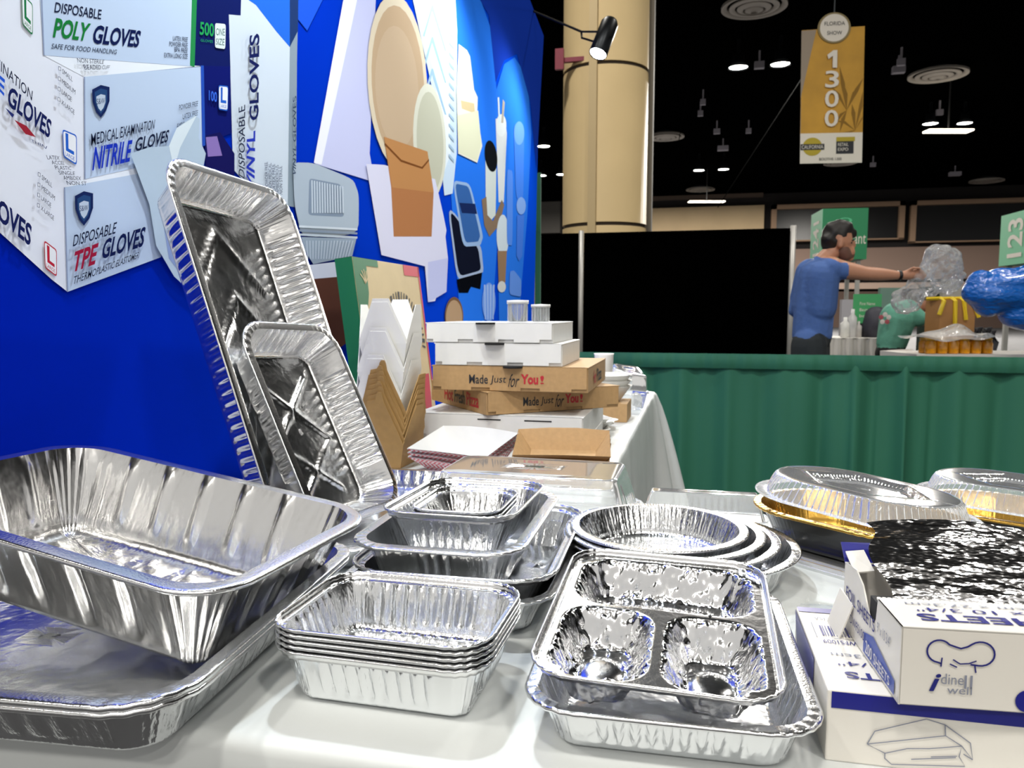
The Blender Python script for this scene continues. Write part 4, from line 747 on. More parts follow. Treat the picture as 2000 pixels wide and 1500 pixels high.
# the pulled-out foil sheet
nf1 = N1(131, 25, 70, 12, 2); nf2 = N1(132, 90, 260, 20, 2)
def fs(a, b):
    x = .152 + .004 + .29 * a - .004 * b + .006 * math.sin(9 * b); y = .664 + .030 * b + .052 * b * b; z = UH + LH_ - .004 + .050 * b - .008 * b * b
    h = float(nf1(np.array([a * .13]), np.array([b * .15]))[0]) * .0046 + float(nf2(np.array([a * .11]), np.array([b * .11]))[0]) * .0012; e = min(1, b * 4)
    return (x, y + h * e * .8 + .013 * a, z + h * e + TZ + .006 * math.sin(5 * a + 1) * b)
V, F = grid(fs, 190, 60)
mk('foil_sheet', V, F, mat('crumpled_foil', 'f0f0f2', .14, 1.0, bump=((24, 60, 60), .72, .010, 3)), None, True, label='crinkled aluminium foil sheet pulled up from the open box', cat='foil sheet')
# ------------------------------------------------------------------ pizza boxes
def pizza_box(label, x, y, z, rz, wd, dp, h, m, edge, name='pizza_box', slots=((.30, .5), (.62, .82)), notch=.5, group='stacked pizza boxes'):
    o = empty(name, T(x, y, z), (0, 0, rz), label=label, cat='pizza box', group=group); th = .0025
    bevel(MB().box((0, th * 2, 0), (wd, dp, h - th)).build('base', m, o), .0012)
    mb = MB().box((-.001, 0, h - th), (wd + .001, dp, h)).box((.002, 0, .008), (wd - .002, th, h))
    for i in range(3): x0 = wd * (.06 + .32 * i); mb.box((x0, 0, .001), (x0 + wd * .2, th, .01))
    bevel(mb.build('lid', m, o), .001)
    if notch is not None: MB().lathe([(.001, .0004), (.024, .0004), (.024, -.004), (.001, -.004)], (wd * notch, .002, h), 20).build('thumb_notch', BLACK, o)
    for a, b in slots: MB().box((wd * a, -.0006, h - .013), (wd * b, .001, h - .010)).build('slot', BLACK, o)
    return o
wc = WHITEC; kc = KRAFT; PV = 1.762
pizza_box('bottom white pizza box of the stack, mostly hidden by food trays', -.665, PV + .004, 0, R_(.6), .415, .40, .045, wc, None, slots=(), notch=None)
pizza_box('large white pizza box with two slots below the kraft boxes', -.665, PV, .0455, R_(0), .412, .40, .060, wc, None, slots=((.38, .52), (.66, .82)), notch=None)
k2 = pizza_box('kraft pizza box turned cornerwise in the stack', -.478, 1.742, .106, R_(40), .375, .375, .056, kc, None, slots=(), notch=None)
k1 = pizza_box('kraft pizza box lying square above the turned kraft box', -.623, PV, .1625, R_(.5), .380, .38, .060, kc, None, slots=(), notch=.53)
pizza_box('lower of the two small white pizza boxes', -.616, PV, .223, R_(1), .312, .312, .054, wc, None, slots=(), notch=.48)
tb = pizza_box('topmost white pizza box carrying the two clear cups', -.638, PV, .2775, R_(.5), .312, .312, .048, wc, None, slots=(), notch=.48)
def ptext(o, parts, x0, x1, z0, z1, y=0.0):
    wsum = sum(p[3] for p in parts); x = x0
    for s, m, kw, wq, (za, zb) in parts:
        w_ = (x1 - x0) * wq / wsum; decal('lettering', s, [(x, y, z0 + (z1 - z0) * za), (x + w_ * .9, y, z0 + (z1 - z0) * za), (x + w_ * .9, y, z0 + (z1 - z0) * zb), (x, y, z0 + (z1 - z0) * zb)], m, o, .0008, **kw); x += w_
MJ = [('Made', INK, dict(bold=.012), 4, (.12, .9)), ('Just', INK, dict(shear=.15), 3.4, (.05, .85)), ('for', INK, dict(shear=.5), 2.4, (-.12, 1.0)), ('You', REDI, dict(bold=.04), 3.6, (.15, 1.0)), ('!', REDI, dict(), .8, (.2, .9))]
ptext(k1, MJ, .094, .278, .014, .042); ptext(k2, MJ, .095, .265, .014, .042)
for i, (s, m, a, b) in enumerate((('Hot', REDI, .275, .215), ('Fresh', INK, .205, .135), ('Pizza', REDI, .125, .05))): decal('lettering', s, [(0, a, .012), (0, b, .012), (0, b, .046), (0, a, .046)], m, k2, .0008, .02)
for i, (s, m, a, b) in enumerate((('Hot', REDI, .10, .15), ('Pizza', INK, .17, .27))): decal('lettering', s, [(.380, a, .012), (.380, b, .012), (.380, b, .046), (.380, a, .046)], m, k1, .0016, .02)
# clear cups on the topmost box
for x, y, r, h, n_, lb in ((-.418, 1.80, .025, .052, 1, 'wider clear cup with white rim on the topmost pizza box'), (-.362, 1.80, .022, .042, 0, 'shorter clear cup beside it at the right end of the box')):
    o = MB().lathe([(.001, .001), (r * .86, .001), (r * .95, h * .8), (r, h)], n=28).build('clear_cup', CLEARR, None, True, loc=T(x, y, .3265), label=lb, cat='cup')
    MB().lathe([(r, h * .84), (r * 1.05, h * .84), (r * 1.05, h), (.001, h + .001)], n=28).build('white_rim', WHITEC, o, True)
    for q in range(9): MB().box((r * .93 * math.cos(q * .7) - .0012, r * .93 * math.sin(q * .7) - .0012, .002), (r * .93 * math.cos(q * .7) + .0012, r * .93 * math.sin(q * .7) + .0012, h * .84)).build('wall_rib', CLEARR, o)
# upright printed pizza box leaning on the backdrop
ub = empty('upright_pizza_box', T(-.755, 1.735, .0), (R_(0), R_(-7), 0), label='large beige pizza box with green edge leaning upright on the backdrop', cat='pizza box')
beig = mat('beige_box_card', 'cbb68c', .65, vary=(20, .03)); dgreen = mat('box_green_print', '0f6a40', .55); redp = mat('box_red_print', 'c02a44', .55)
UT, UL, UHT = .046, .455, .488
bevel(MB().box((-UT, 0, 0), (0, UL, UHT)).build('carton', beig, ub), .001)
flat('green_side', [(-UT, -.0008, 0), (0, -.0008, 0), (0, -.0008, UHT), (-UT, -.0008, UHT)], dgreen, ub)
flat('green_corner', [(.0008, 0, .25), (.0008, .07, .40), (.0008, .075, .47), (.0008, .15, .47), (.0008, .15, UHT), (.0008, 0, UHT)], dgreen, ub)
flat('green_top', [(-UT, 0, UHT + .0008), (0, 0, UHT + .0008), (0, .15, UHT + .0008), (-UT, .15, UHT + .0008)], dgreen, ub)
flat('red_corner', [(.0009, .33, UHT - .03), (.0009, UL, UHT - .03), (.0009, UL, UHT), (.0009, .33, UHT)], redp, ub)
flat('red_edge', [(.0009, UL - .012, .1), (.0009, UL, .1), (.0009, UL, UHT), (.0009, UL - .012, UHT)], redp, ub); flat('red_corner', [(.0009, .37, .07), (.0009, .42, .07), (.0009, .43, .17), (.0009, .36, .17)], redp, ub)
for cyq, s_ in ((.055, 1.0),):
    for k_ in range(5):
        q = math.radians(-50 + 25 * k_); stroke('leaf_emblem', [(.0014, cyq + .004 * math.sin(t * 3.14) + .03 * t * math.sin(q), .425 + .035 * t * math.cos(q)) for t in (0, .25, .5, .75, 1)], .004, beig, ub, nrm=(1, 0, 0))
for k_ in range(26):
    q = math.radians(-95 + 190 * k_ / 25); stroke('ring_print', [(.0012, .275 + .13 * math.sin(q), .265 + .12 * math.cos(q)), (.0012, .275 + .155 * math.sin(q + .03), .265 + .145 * math.cos(q + .03))], .006 if k_ % 3 else .012, INK, ub, nrm=(1, 0, 0))
stroke('ring_print', [(.0012, .275 + .115 * math.sin(q), .265 + .105 * math.cos(q)) for q in np.linspace(-1.7, 1.7, 30)], .003, INK, ub, nrm=(1, 0, 0))
# ------------------------------------------------------------------ takeout pails, nested
def pail_geo(bw, bd, hb, fl, flare, lean, tab=False):
    """folded carton: tapered body and four upright clipped flaps, board thickness by solidify"""
    V = []; F = []
    c0 = [(-bw / 2, -bd / 2), (bw / 2, -bd / 2), (bw / 2, bd / 2), (-bw / 2, bd / 2)]; e = flare * hb
    c1 = [(-bw / 2 - e, -bd / 2 - e), (bw / 2 + e, -bd / 2 - e), (bw / 2 + e, bd / 2 + e), (-bw / 2 - e, bd / 2 + e)]
    V += [(x, y, 0) for x, y in c0] + [(x, y, hb) for x, y in c1]
    F += [(3, 2, 1, 0)] + [(i, (i + 1) % 4, 4 + (i + 1) % 4, 4 + i) for i in range(4)]
    flaps = []
    for i in range(4):
        a, b = np.array((*c1[i], hb)), np.array((*c1[(i + 1) % 4], hb)); mid = (a + b) / 2; out = np.array([(0, -1, 0), (1, 0, 0), (0, 1, 0), (-1, 0, 0)][i], float)
        L = fl * (1.0 if i % 2 == 0 else .86); s_ = np.linspace(0, 1, 6); pts = []
        def P(u, t): return a + (b - a) * u + np.array((0, 0, 1)) * L * t + out * (lean * L * t * t + flare * L * t * .6)
        rows = [(0, .0, 1.0), (.30, .10, .90), (.62, .21, .79), (.90, .30, .70), (1.0, .33, .67)]
        if i == 0 and tab: rows += [(1.04, .50, .67), (1.16, .53, .66), (1.22, .57, .64)]
        fv = []; 
        for t, u0, u1 in rows: fv += [P(u0, t), P((u0 + u1) / 2, t), P(u1, t)]
        flaps.append((fv, [(3 * q + j, 3 * q + j + 1, 3 * q + j + 4, 3 * q + j + 3) for q in range(len(rows) - 1) for j in range(2)]))
    return V, F, flaps
def pail(label, x, y, z, rz, m, bw, bd, hb, fl, flare, lean, group, src=None):
    if src: return dup(src, T(x, y, z), (0, 0, rz), label=label)
    V, F, flaps = pail_geo(bw, bd, hb, fl, flare, lean, m is kp_)
    o = mk('takeout_pail', V, F, m, None, loc=T(x, y, z), rot=(0, 0, rz), label=label, cat='takeout box', group=group); s_ = o.modifiers.new('board', 'SOLIDIFY'); s_.thickness = .0012
    for V, F in flaps: f_ = mk('flap', V, F, m, o); q = f_.modifiers.new('board', 'SOLIDIFY'); q.thickness = .0012
    return o
wp = mat('white_pail_board', 'e8e8e4', .5); kp_ = mat('kraft_pail_board', 'a9854f', .62, vary=(60, .06)); src = None
px0, py0 = -.682, 1.642
for i in range(7):
    o = pail(('outermost', 'second', 'third', 'fourth', 'fifth', 'sixth', 'innermost')[i] + ' kraft takeout pail of the nested column, counted from outside', px0 + .0006 * i, py0 + .0012 * i, .001 + .0115 * i, R_(-1 + 1.8 * math.sin(2.3 * i)), kp_, .086, .098, .056, .098, .24, .05, 'nested kraft takeout pails', src); src = src or o
src = None; names = ('lowest', 'second', 'third', 'fourth', 'fifth', 'topmost')
for i, z in enumerate((.098, .106, .158, .166, .222, .230)):
    o = pail(names[i] + ' white takeout pail rising out of the kraft column', px0 - .004 + .004 * (i // 2), py0 + .002, z, R_(-2 + 1.2 * i), wp, .088, .096, .060, .090, .18, .02, 'nested white takeout pails', src); src = src or o
# ------------------------------------------------------------------ paper food trays
chk = bpy.data.materials.new('red_check_board'); chk.use_nodes = True; nt = chk.node_tree; ck = nt.nodes.new('ShaderNodeTexChecker'); ck.inputs['Scale'].default_value = 160
ck.inputs['Color1'].default_value = (*lin('f2eeec'), 1); ck.inputs['Color2'].default_value = (*lin('d84a5a'), 1); tcx = nt.nodes.new('ShaderNodeTexCoord'); nt.links.new(tcx.outputs['Object'], ck.inputs['Vector']); nt.links.new(ck.outputs[0], nt.nodes['Principled BSDF'].inputs['Base Color'])
def food_tray(label, x, y, z, rz, L, W, H, inner, outer, group, src=None):
    if src: return dup(src, T(x, y, z), (R_(14), 0, rz), label=label)
    o = empty('paper_food_tray', T(x, y, z), (R_(14), 0, rz), label=label, cat='food tray', group=group)
    def shell(k, nm, m):
        a, b = L / 2, W / 2; e = .030; V = [(-a + e, -b + e, k), (a - e, -b + e, k), (a - e, b - e, k), (-a + e, b - e, k)]; F = [(0, 1, 2, 3)]
        top = [(-a, -b + .004, H * .92), (-a * .3, -b, H), (a * .3, -b, H), (a, -b + .004, H * .92), (a, b - .004, H * .92), (a * .3, b, H), (-a * .3, b, H), (-a, b - .004, H * .92)]
        V += [(p[0] * (1 - k), p[1] * (1 - k), p[2] + k) for p in top]; F += [(1, 0, 4, 5, 6, 7), (2, 1, 7, 8), (3, 2, 8, 9, 10, 11), (0, 3, 11, 4)]
        q = mk(nm, V, F, m, o); 
    shell(.0015, 'inside', inner); shell(0, 'outside', outer); return o
src = None
for i in range(3):
    o = food_tray(('bottom', 'middle', 'top')[i] + ' of the three white paper food trays with red check outside', -.488, 1.595, .014 + .010 * i, R_(-24 + 3 * i), .205, .145, .040, WHITEC, chk, 'red check food trays', src); src = src or o
src = None
for i in range(4):
    o = food_tray(('bottom', 'second', 'third', 'top')[i] + ' kraft paper food tray of the nested pile at the table edge', -.272, 1.588 + .002 * i, .014 + .0085 * i, R_(3 + 1.5 * i), .20, .145, .040, KRAFT, KRAFTD, 'kraft food trays', src); src = src or o
# ------------------------------------------------------------------ small ware at the far end of the far table
def lathe_thing(name, label, cat, prof, x, y, z, m, group=None, n=28): return MB().lathe(prof, n=n).build(name, m, None, True, loc=T(x, y, z), label=label, cat=cat, group=group)
wp2 = mat('white_paper_ware', 'ecebe6', .5)
lathe_thing('paper_cup', 'tall stack-high white cup behind the kraft pizza box', 'cup', [(.001, .002), (.026, .002), (.034, .20), (.036, .205), (.030, .2)], -.318, 2.72, 0, wp2)
for i in range(3): lathe_thing('paper_bowl', ('lower', 'middle', 'upper')[i] + ' white paper bowl right of the kraft boxes', 'bowl', [(.001, .002), (.05, .002), (.085, .05), (.088, .052), (.082, .05)], -.29, 2.52, .06 + .018 * i, wp2, 'white paper bowls')
MB().box((-.37, 2.44, .001), (-.21, 2.60, .06)).build('kraft_carton', KRAFT, None, loc=(0, 0, TZ), label='low kraft carton under the white paper bowls', cat='carton')
for i, (x, y, lb) in enumerate(((-.262, 2.96, 'clear hinged container nearest the green drape'), (-.245, 2.78, 'clear hinged container in front of another at the table edge'))):
    pan('clear_container', lb, 'container', T(x, y, .085), (R_(12), R_(8), R_(20 + 30 * i)), group='clear hinged containers', **lid_kw(L=.13, W=.12, D=.055, taper=.015, r=.025, rimw=.006, flip=-1, ribs=(5, 5, .006, .002), crk=0, bead=.001, seed=141, step=.006, nc=8, wall_n=6, rings=2))
    pan('container_base', ('far', 'near')[i] + ' clear container base under its tilted lid', 'container', T(x, y, .062), (0, 0, R_(15 + 30 * i)), group='clear container bases', **lid_kw(L=.13, W=.12, D=.06, taper=.015, r=.025, rimw=.006, ribs=(5, 5, .006, .002), crk=0, bead=.001, seed=143, step=.006, nc=8, wall_n=6, rings=2))
for i, (x, y, z, rz) in enumerate(((-.232, 2.18, .0, 10), (-.222, 2.24, .013, -14), (-.236, 2.20, .026, 30), (-.232, 2.30, .0, 5))):
    pan('folded_tray', ('flattish white clamshell at the bottom right of the pizza boxes', 'white clamshell second in the heap by the pizza boxes', 'white clamshell on top of the heap by the pizza boxes', 'white clamshell behind the small heap')[i], 'clamshell', T(x - .06, y, z + .022), (0, 0, R_(rz)), [wp2, wp2], wp2, 'white clamshells', 'lip', L=.10, W=.10, D=.020, taper=.02, r=.02, rimw=.004, crk=0, bead=.001, seed=151, step=.006, nc=8, wall_n=4, rings=2)
# ------------------------------------------------------------------ people and goods behind the rail
def CF(x, y, d): r = ray(x, y); yy = r[1] * cy - r[0] * sy; p = O + r * d / yy; return Vector((p[0], p[1], p[2] + TZ))
def capsule(mb, p, r0, q, r1, n=14, k=5):
    p, q = Vector(p), Vector(q); ax = (q - p); L = ax.length; ax = ax.normalized() if L > 1e-6 else Vector((0, 0, 1))
    prof = [(r0 * math.cos(a), -r0 * math.sin(a)) for a in np.linspace(math.pi / 2 - .05, 0, k)] + [(r1 * math.cos(a), L + r1 * math.sin(a)) for a in np.linspace(0, math.pi / 2 - .05, k)]
    t = MB().lathe(prof, n=n); m = len(prof); t.F += [tuple(range(n - 1, -1, -1)), tuple((m - 1) * n + i for i in range(n))]
    M = ax.to_track_quat('Z', 'Y').to_matrix(); mb.add([M @ Vector(v) + p for v in t.V], t.F)
def blob(name, caps, vox, mats, fmfn=None, parent=None, smooth_it=6, noise=None, **kw):
    mb = MB()
    for c in caps: capsule(mb, *c)
    o = mk('blank_form', mb.V, mb.F, mats[0]); m = o.modifiers.new('r', 'REMESH'); m.mode = 'VOXEL'; m.voxel_size = vox
    if smooth_it: s_ = o.modifiers.new('s', 'SMOOTH'); s_.factor = .5; s_.iterations = smooth_it
    bpy.context.view_layer.update(); me = bpy.data.meshes.new_from_object(o.evaluated_get(bpy.context.evaluated_depsgraph_get()))
    d0 = o.data; bpy.data.objects.remove(o); bpy.data.meshes.remove(d0); me.name = name; me.materials.clear()
    for q in mats: me.materials.append(q)
    n = len(me.vertices); co = np.empty(n * 3); me.vertices.foreach_get('co', co); co = co.reshape(-1, 3)
    if noise is not None:
        nn = np.empty(n * 3); me.vertices.foreach_get('normal', nn); nn = nn.reshape(-1, 3); co = co + nn * noise(co)[:, None]; me.vertices.foreach_set('co', co.ravel())
    if fmfn:
        c = np.array([p.center[:] for p in me.polygons]); me.polygons.foreach_set('material_index', fmfn(c).astype(int).tolist())
    me.polygons.foreach_set('use_smooth', [True] * len(me.polygons)); me.update(); return mo(name, me, parent, **kw)
skin = mat('skin', 'b88468', .5); shirt = mat('blue_tshirt', '4a6aa8', .85, bump=((30, 30, 30), .5, .01, 3)); jeans = mat('dark_trousers', '2c3236', .85); hairm = mat('dark_hair', '17110f', .55)
D0 = 5.8
def J(x, y, d=0.0): return CF(x, y, D0 + d)
fz = lambda x, d=0.0: Vector((J(x, 600, d).x, J(x, 600, d).y, .0))
sleeve = J(1652, 530, -.12)
caps = [
 (J(1584, 535, .08), .118, J(1580, 600, .06), .128), (J(1607, 540, -.10), .118, J(1600, 600, -.06), .125), (J(1590, 600, 0), .145, J(1586, 655, 0), .145), (J(1596, 540, -.02), .130, J(1590, 600, 0), .145), (J(1586, 672, .07), .13, J(1586, 700, .08), .13), (J(1580, 675, -.08), .13, J(1580, 700, -.08), .13),
 (J(1600, 522, .1), .085, J(1625, 524, -.13), .085), (J(1604, 512), .065, J(1628, 488), .058),                       # shoulders, neck
 (J(1640, 470), .092, J(1637, 462), .098), (J(1646, 486), .072, J(1655, 492), .055), (J(1664, 476), .030, J(1668, 480), .016), (J(1658, 500), .035, J(1660, 503), .030),   # skull, jaw, nose, chin
 (J(1641, 479, -.085), .022, J(1643, 471, -.088), .018),                                                        # ear
 (J(1630, 525, -.13), .078, J(1688, 534, -.16), .052), (J(1688, 534, -.16), .052, J(1722, 536, -.17), .047), (J(1722, 536, -.17), .047, J(1758, 538, -.18), .030), (J(1758, 538, -.18), .031, J(1776, 537, -.18), .036),
 (J(1572, 530, .14), .07, J(1556, 582, .16), .052), (J(1556, 582, .16), .047, J(1550, 608, .14), .040), (J(1550, 608, .14), .038, J(1585, 640, .24), .03)]
for k_, (dy, ln) in enumerate(((-8, 34), (-3, 38), (2, 36), (7, 30))):                                              # fingers closing on the bag
    a = J(1778, 537 + dy * .8, -.19 + .008 * k_); b_ = J(1778 + ln * .55, 533 + dy, -.21); c_ = J(1778 + ln * .8, 540 + dy * .8, -.20); caps += [(a, .012, b_, .010), (b_, .010, c_, .009)]
caps += [(J(1772, 530, -.19), .014, J(1784, 523, -.23), .011), (J(1784, 523, -.23), .011, J(1796, 524, -.23), .009)]
caps += [(J(1588, 695, .09), .115, Vector((fz(1590, .10).x, fz(1590, .1).y, .5)), .072), (Vector((fz(1590, .10).x, fz(1590, .1).y, .5)), .072, Vector((fz(1588, .12).x, fz(1588, .12).y, .09)), .05),
         (J(1580, 695, -.09), .115, Vector((fz(1582, -.1).x, fz(1582, -.1).y, .5)), .072), (Vector((fz(1582, -.1).x, fz(1582, -.1).y, .5)), .072, Vector((fz(1576, -.12).x, fz(1576, -.12).y, .09)), .05),
         (fz(1580, .12) + Vector((0, 0, .05)), .045, fz(1625, .1) + Vector((0, 0, .045)), .04), (fz(1568, -.12) + Vector((0, 0, .05)), .045, fz(1613, -.14) + Vector((0, 0, .045)), .04)]
hip = J(1588, 655).z; sw = J(1650, 530, -.12)
rgt = Vector((cy, sy, 0)); 
def body_mat(c):
    right = c @ np.array(rgt); z = c[:, 2]; sh = float(J(1650, 530, -.14) @ rgt); lf = float(J(1540, 590, .1) @ rgt)
    k_ = np.ones(len(c)); k_[z < hip - .02 * np.sin(right * 30)] = 2; k_[z < .1] = 3
    k_[(right > sh) & (z > hip)] = 0
    neck = J(1612, 512).z; nr = float(J(1598, 512) @ rgt); k_[(z > neck - .0 + (right - float(J(1612, 512) @ rgt)) * -.55) & (right > nr - .05) & (z > J(1600, 516).z)] = 0
    k_[(right < lf) & (z < J(1549, 592).z) & (z > J(1549, 618).z)] = 0
    return k_
man = blob('person', caps, .0085, [skin, shirt, jeans, mat('dark_shoes', '1a1a1c', .6)], body_mat, label='person in a blue t-shirt reaching out with a clear plastic bag', cat='person')
blob('hair', [(J(1632, 458), .098, J(1642, 452), .092), (J(1624, 470), .080, J(1622, 478), .066), (J(1650, 450), .07, J(1664, 455), .04), (J(1640, 444), .05, J(1652, 446), .03)], .01, [hairm], None, man, 3, lambda c: .006 * N1(161, 40, 90, 12)(c[:, 0], c[:, 1], c[:, 2]))
blob('beard', [(J(1650, 494), .058, J(1657, 497), .046), (J(1646, 488, -.03), .05, J(1650, 496, -.02), .05)], .01, [mat('stubble', '6a4c40', .7)], None, man, 3)
MB().tube([J(1659, 470, -.07), J(1668, 469, -.04)], .006, 6).build('eyebrow', hairm, man); MB().lathe([(.001, .006), (.006, .003), (.007, -.003), (.001, -.006)], J(1663, 474, -.062), 10).build('eye', hairm, man, True)
MB().lathe([(.030, -.012), (.037, -.008), (.037, .008), (.030, .012)], n=24).build('wristband', mat('black_band', '101012', .4), man, True)
wb_ = man.children[-1]; wb_.location = J(1757, 538, -.18); wb_.rotation_euler = (0, math.pi / 2, YAW)
# bags
bagm = clear_mat('thin_clear_bag', haze=.16, refl=1.0, rough=.1, bump=(34, 1.0, .03)); crn = N1(171, 26, 110, 24)
blob('clear_plastic_bag', [(J(1812, 540, -.2), .075, J(1840, 520, -.2), .125), (J(1840, 510, -.2), .11, J(1850, 545, -.15), .10), (J(1800, 545, -.2), .05, J(1815, 560, -.18), .07), (J(1812, 556, -.18), .05, J(1786, 566, -.15), .06), (J(1784, 570, -.15), .07, J(1768, 590, -.12), .085)], .008, [bagm], None, None, 2, lambda c: .016 * np.abs(crn(c[:, 0], c[:, 1], c[:, 2])), label='crumpled clear plastic bag held up in the hand', cat='plastic bag')
bluem = mat('blue_plastic_bag', '1468c8', .22, bump=((14, 14, 30), .9, .03, 4), coat=.3); bc = N1(173, 7, 30, 16)
blob('blue_plastic_bag', [(CF(1940, 570, 5.3), .14, CF(2080, 560, 5.3), .18), (CF(1950, 555, 5.3), .10, CF(2080, 545, 5.3), .12), (CF(1985, 610, 5.3), .10, CF(2090, 625, 5.3), .14), (CF(1915, 560, 5.3), .10, CF(1930, 590, 5.3), .10)], .014, [bluem], None, None, 2, lambda c: .022 * np.abs(bc(c[:, 0], c[:, 1], c[:, 2] * 1.6)), label='big glossy blue plastic bag entering at the right edge', cat='plastic bag')
# second person, bent over
grs = mat('green_tshirt', '5c9c88', .85, bump=((24, 24, 24), .5, .01, 3)); D1 = 6.9
def K(x, y, d=0.0): return CF(x, y, D1 + d)
gz0 = lambda x, z, d=0.0: Vector((K(x, 600, d).x, K(x, 600, d).y, z))
caps2 = [(K(1742, 668, .05), .13, K(1752, 620, .06), .145), (K(1742, 668, -.06), .13, K(1755, 625, -.06), .14), (K(1752, 622), .15, K(1772, 606), .10), (K(1772, 606, -.08), .085, K(1794, 622, -.12), .075), (K(1794, 622, -.12), .05, K(1806, 622, -.14), .042), (K(1806, 622, -.14), .040, K(1826, 607, -.16), .032), (K(1826, 607, -.16), .034, K(1834, 602, -.16), .030),
         (K(1780, 600, .04), .06, K(1790, 594, .05), .06), (K(1796, 588, .05), .085, K(1800, 592, .05), .09), (K(1772, 610, .1), .08, K(1800, 628, .12), .045), (K(1800, 628, .12), .042, K(1828, 612, .1), .03),
         (K(1735, 690, .08), .115, gz0(1738, .45, .1), .07), (gz0(1738, .45, .1), .07, gz0(1735, .08, .1), .05), (K(1738, 690, -.08), .115, gz0(1748, .45, -.1), .07), (gz0(1748, .45, -.1), .07, gz0(1745, .08, -.1), .05), (gz0(1735, .045, .1), .042, gz0(1770, .04, .1), .036), (gz0(1745, .045, -.1), .042, gz0(1780, .04, -.1), .036)]
for k_ in range(4): caps2.append((K(1834, 602 + 2 * k_ - 4, -.16), .011, K(1844, 600 + 2.4 * k_ - 4, -.18), .009))
caps2.append((K(1828, 600, -.17), .012, K(1838, 595, -.2), .010))
def mat2(c):
    right = c @ np.array(rgt); k_ = np.ones(len(c)); k_[c[:, 2] < K(1740, 678).z] = 2; k_[(right > float(K(1801, 620, -.12) @ rgt))] = 0
    h = K(1797, 588, .05); k_[(np.linalg.norm(c - np.array(h), axis=1) < .12)] = 0; return k_
wm = blob('person', caps2, .0095, [skin, grs, mat('black_trousers', '0c0c0e', .8)], mat2, label='person in a green t-shirt bending over a carton', cat='person')
blob('hair', [(K(1792, 584, .05), .088, K(1798, 586, .05), .088)], .012, [mat('greying_hair', '5a524c', .6)], None, wm, 3, lambda c: .008 * N1(163, 40, 90, 12)(c[:, 0], c[:, 1], c[:, 2]))
for i, q in enumerate((90, 162, 234, 306, 18)):
    a = K(1728, 622, -.205); r_ = math.radians(q); ctr = a + Vector((cy, sy, 0)) * .035 * math.cos(r_) + Vector((0, 0, .035 * math.sin(r_))) 
    t = MB().lathe([(.001, 0), (.02, 0), (.021, .004), (.001, .006)], n=12); M = Matrix.Rotation(YAW, 3, 'Z') @ Matrix.Rotation(math.pi / 2, 3, 'X'); t.V = [tuple(M @ Vector(v) + ctr) for v in t.V]; t.build('shirt_print', mat('shirt_print_red', 'b05a64', .8) if i % 2 else mat('shirt_print_white', 'd8d4d0', .8), wm)
# table with a white cloth, carton, amber jars
ta = CF(1790, 700, 5.5); mbt = MB(); fw = Vector((-sy, cy, 0))
def tp_(a, b, z): p = ta + rgt * a + fw * b; return (p.x, p.y, z)
tzz = .80
mbt.add([tp_(0, 0, tzz), tp_(1.3, 0, tzz), tp_(1.3, .55, tzz), tp_(0, .55, tzz), tp_(0, 0, .02), tp_(1.3, 0, .02), tp_(1.3, .55, .02), tp_(0, .55, .02)], [(0, 1, 2, 3), (4, 5, 1, 0), (5, 6, 2, 1), (6, 7, 3, 2), (7, 4, 0, 3)])
mbt.build('draped_table', MATS['white_skirt_cloth'], None, label='white draped table holding the amber jars behind the green rail', cat='table')
amb = mat('amber_contents', 'd08a10', .25, coat=.5, vary=(14, .35)); cap_ = mat('jar_cap_gold', 'b88a20', .4)
for i in range(6):
    for j in range(2):
        p = Vector(tp_(.14 + .082 * i, .08 + .085 * j, tzz + .001)); o = MB().lathe([(.001, 0), (.036, 0), (.038, .01), (.038, .075), (.03, .092), (.03, .1), (.001, .1)], n=20).build('amber_jar', amb, None, True, loc=p, label='amber jar number %s of the %s row under clear wrap' % (('one', 'two', 'three', 'four', 'five', 'six')[i], ('front', 'back')[j]), cat='jar', group='amber jars in the wrapped pack')
        MB().lathe([(.03, .094), (.033, .094), (.033, .112), (.001, .113)], n=16).build('cap', cap_, o, True)
wn = N1(181, 10, 34, 14, 2); V, F = grid(lambda a, b: tuple(np.array(tp_(-.02 + .62 * a, -.03 + .28 * b, tzz + .118 + (.09 * math.sin(math.pi * a) ** 2) * math.sin(math.pi * b) + .018 * float(wn(np.array([a * .6]), np.array([b * .3]))[0])))), 44, 26)
mk('plastic_wrap', V, F, clear_mat('shrink_wrap', haze=.28, refl=1.0, rough=.12, bump=(20, 1.0, .02)), None, False, label='loose clear wrap bunched over the amber jars', cat='plastic wrap')
cz = CF(1868, 655, 6.15); fwd = lambda a, b, z: (cz + rgt * a + fw * b).to_tuple()[:2] + (z,)
kb = MB(); 
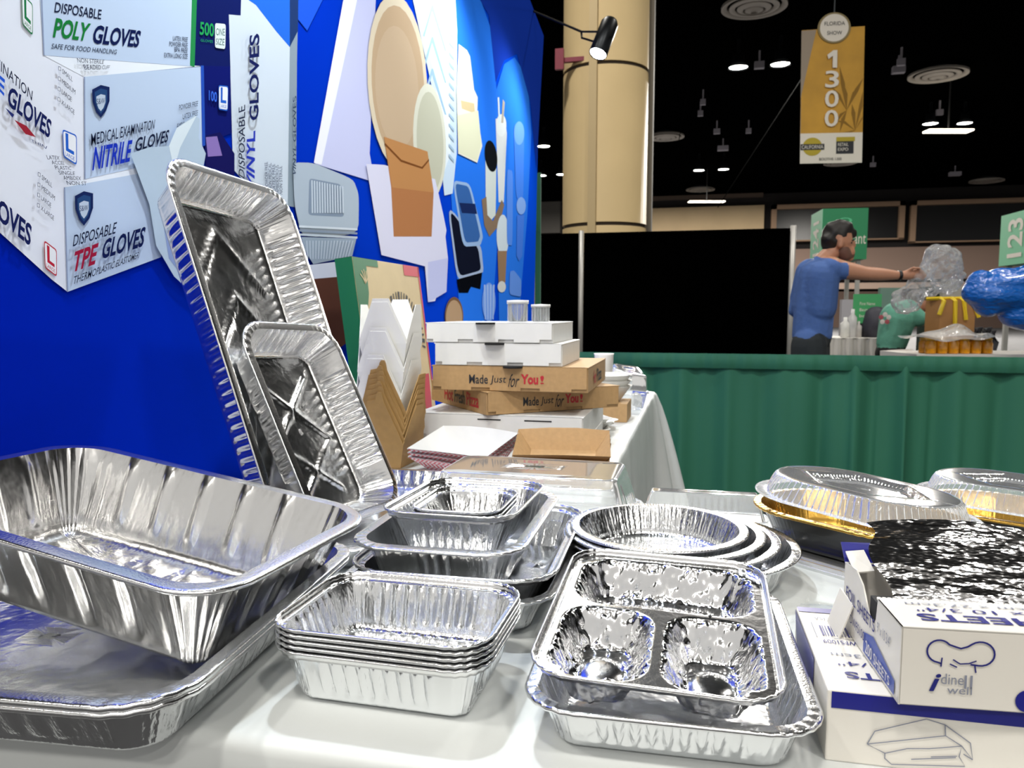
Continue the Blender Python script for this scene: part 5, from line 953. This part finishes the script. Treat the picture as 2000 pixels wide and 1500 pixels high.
for z0, z1, nm, lb in ((0.02, .86, 'tall_carton', 'tall plain carton under the strapped one'), (.862, 1.2, 'strapped_carton', 'kraft carton with yellow straps in front of the bending person')):
    m_ = MB(); w_, d_ = (.14, .22); P = [fwd(-w_, 0, z0), fwd(w_, 0, z0), fwd(w_, d_, z0), fwd(-w_, d_, z0)]; m_.prism(P, (0, 0, z1 - z0)); c_ = m_.build(nm, mat('brown_carton', 'a87a48', .7), None, label=lb, cat='carton')
yl = mat('yellow_strap', 'e8c822', .5)
for i, (a, t, ln) in enumerate(((-.13, -.05, .12), (-.04, .03, .2), (.03, .06, .16), (.10, .12, .14))):
    MB().tube([fwd(a - .03, .16, 1.21), fwd(a, .02, 1.212), fwd(a + .01, -.012, 1.19), fwd(a + t * .5, -.016, 1.2 - ln)], .016, 6, sq=1.0).build('strap', yl, c_)
# white chair cover edge and grey upright goods at the far right
p = CF(1765, 692, 6.25); blob('white_sack', [(CF(1735, 700, 6.25), .07, CF(1775, 698, 6.25), .07), (Vector((p.x, p.y, .08)), .1, CF(1765, 708, 6.25), .09)], .014, [mat('white_sack_cloth', 'd4ccc4', .7)], None, None, 4, label='white rounded sack just above the green rail', cat='sack')
for x0, x1, y0, d, col, lb, nm in ((1843, 1880, 545, 8.6, 'a8a49c', 'pale grey panel behind the strapped carton', 'display_panel'), (1880, 1905, 600, 8.8, '7a5a4a', 'brown display panel left of the blue bag', 'display_panel'), (1800, 1842, 560, 9.0, '14281e', 'dark green panel behind the clear bag', 'display_panel'), (1720, 1760, 562, 9.2, '6c8c80', 'pale green panel behind the bending person', 'display_panel'), (1645, 1668, 585, 8.6, 'b0aeb4', 'light grey panel right of the man', 'display_panel')):
    a = CF(x0, y0, d); b_ = CF(x1, y0, d); m_ = MB(); m_.prism([a, b_, (b_.x, b_.y, .02), (a.x, a.y, .02)], fw * .06); m_.build(nm, mat('panel_' + col, col, .7), None, label=lb, cat='display panel')
m_ = MB()
for i in range(6): m_.tube([CF(1893 + 9 * i, 640 + 6 * (i % 2), 6.4), CF(1897 + 9 * i, 668, 6.4), CF(1890 + 9 * i, 690, 6.4), Vector((CF(1890 + 9 * i, 690, 6.4).x, CF(1890 + 9 * i, 690, 6.4).y, .03))], .035, 8)
m_.build('dark_goods_bag', mat('dark_goods', '3c3c42', .4), None, True, label='lumpy dark bag behind the amber jars', cat='bag')
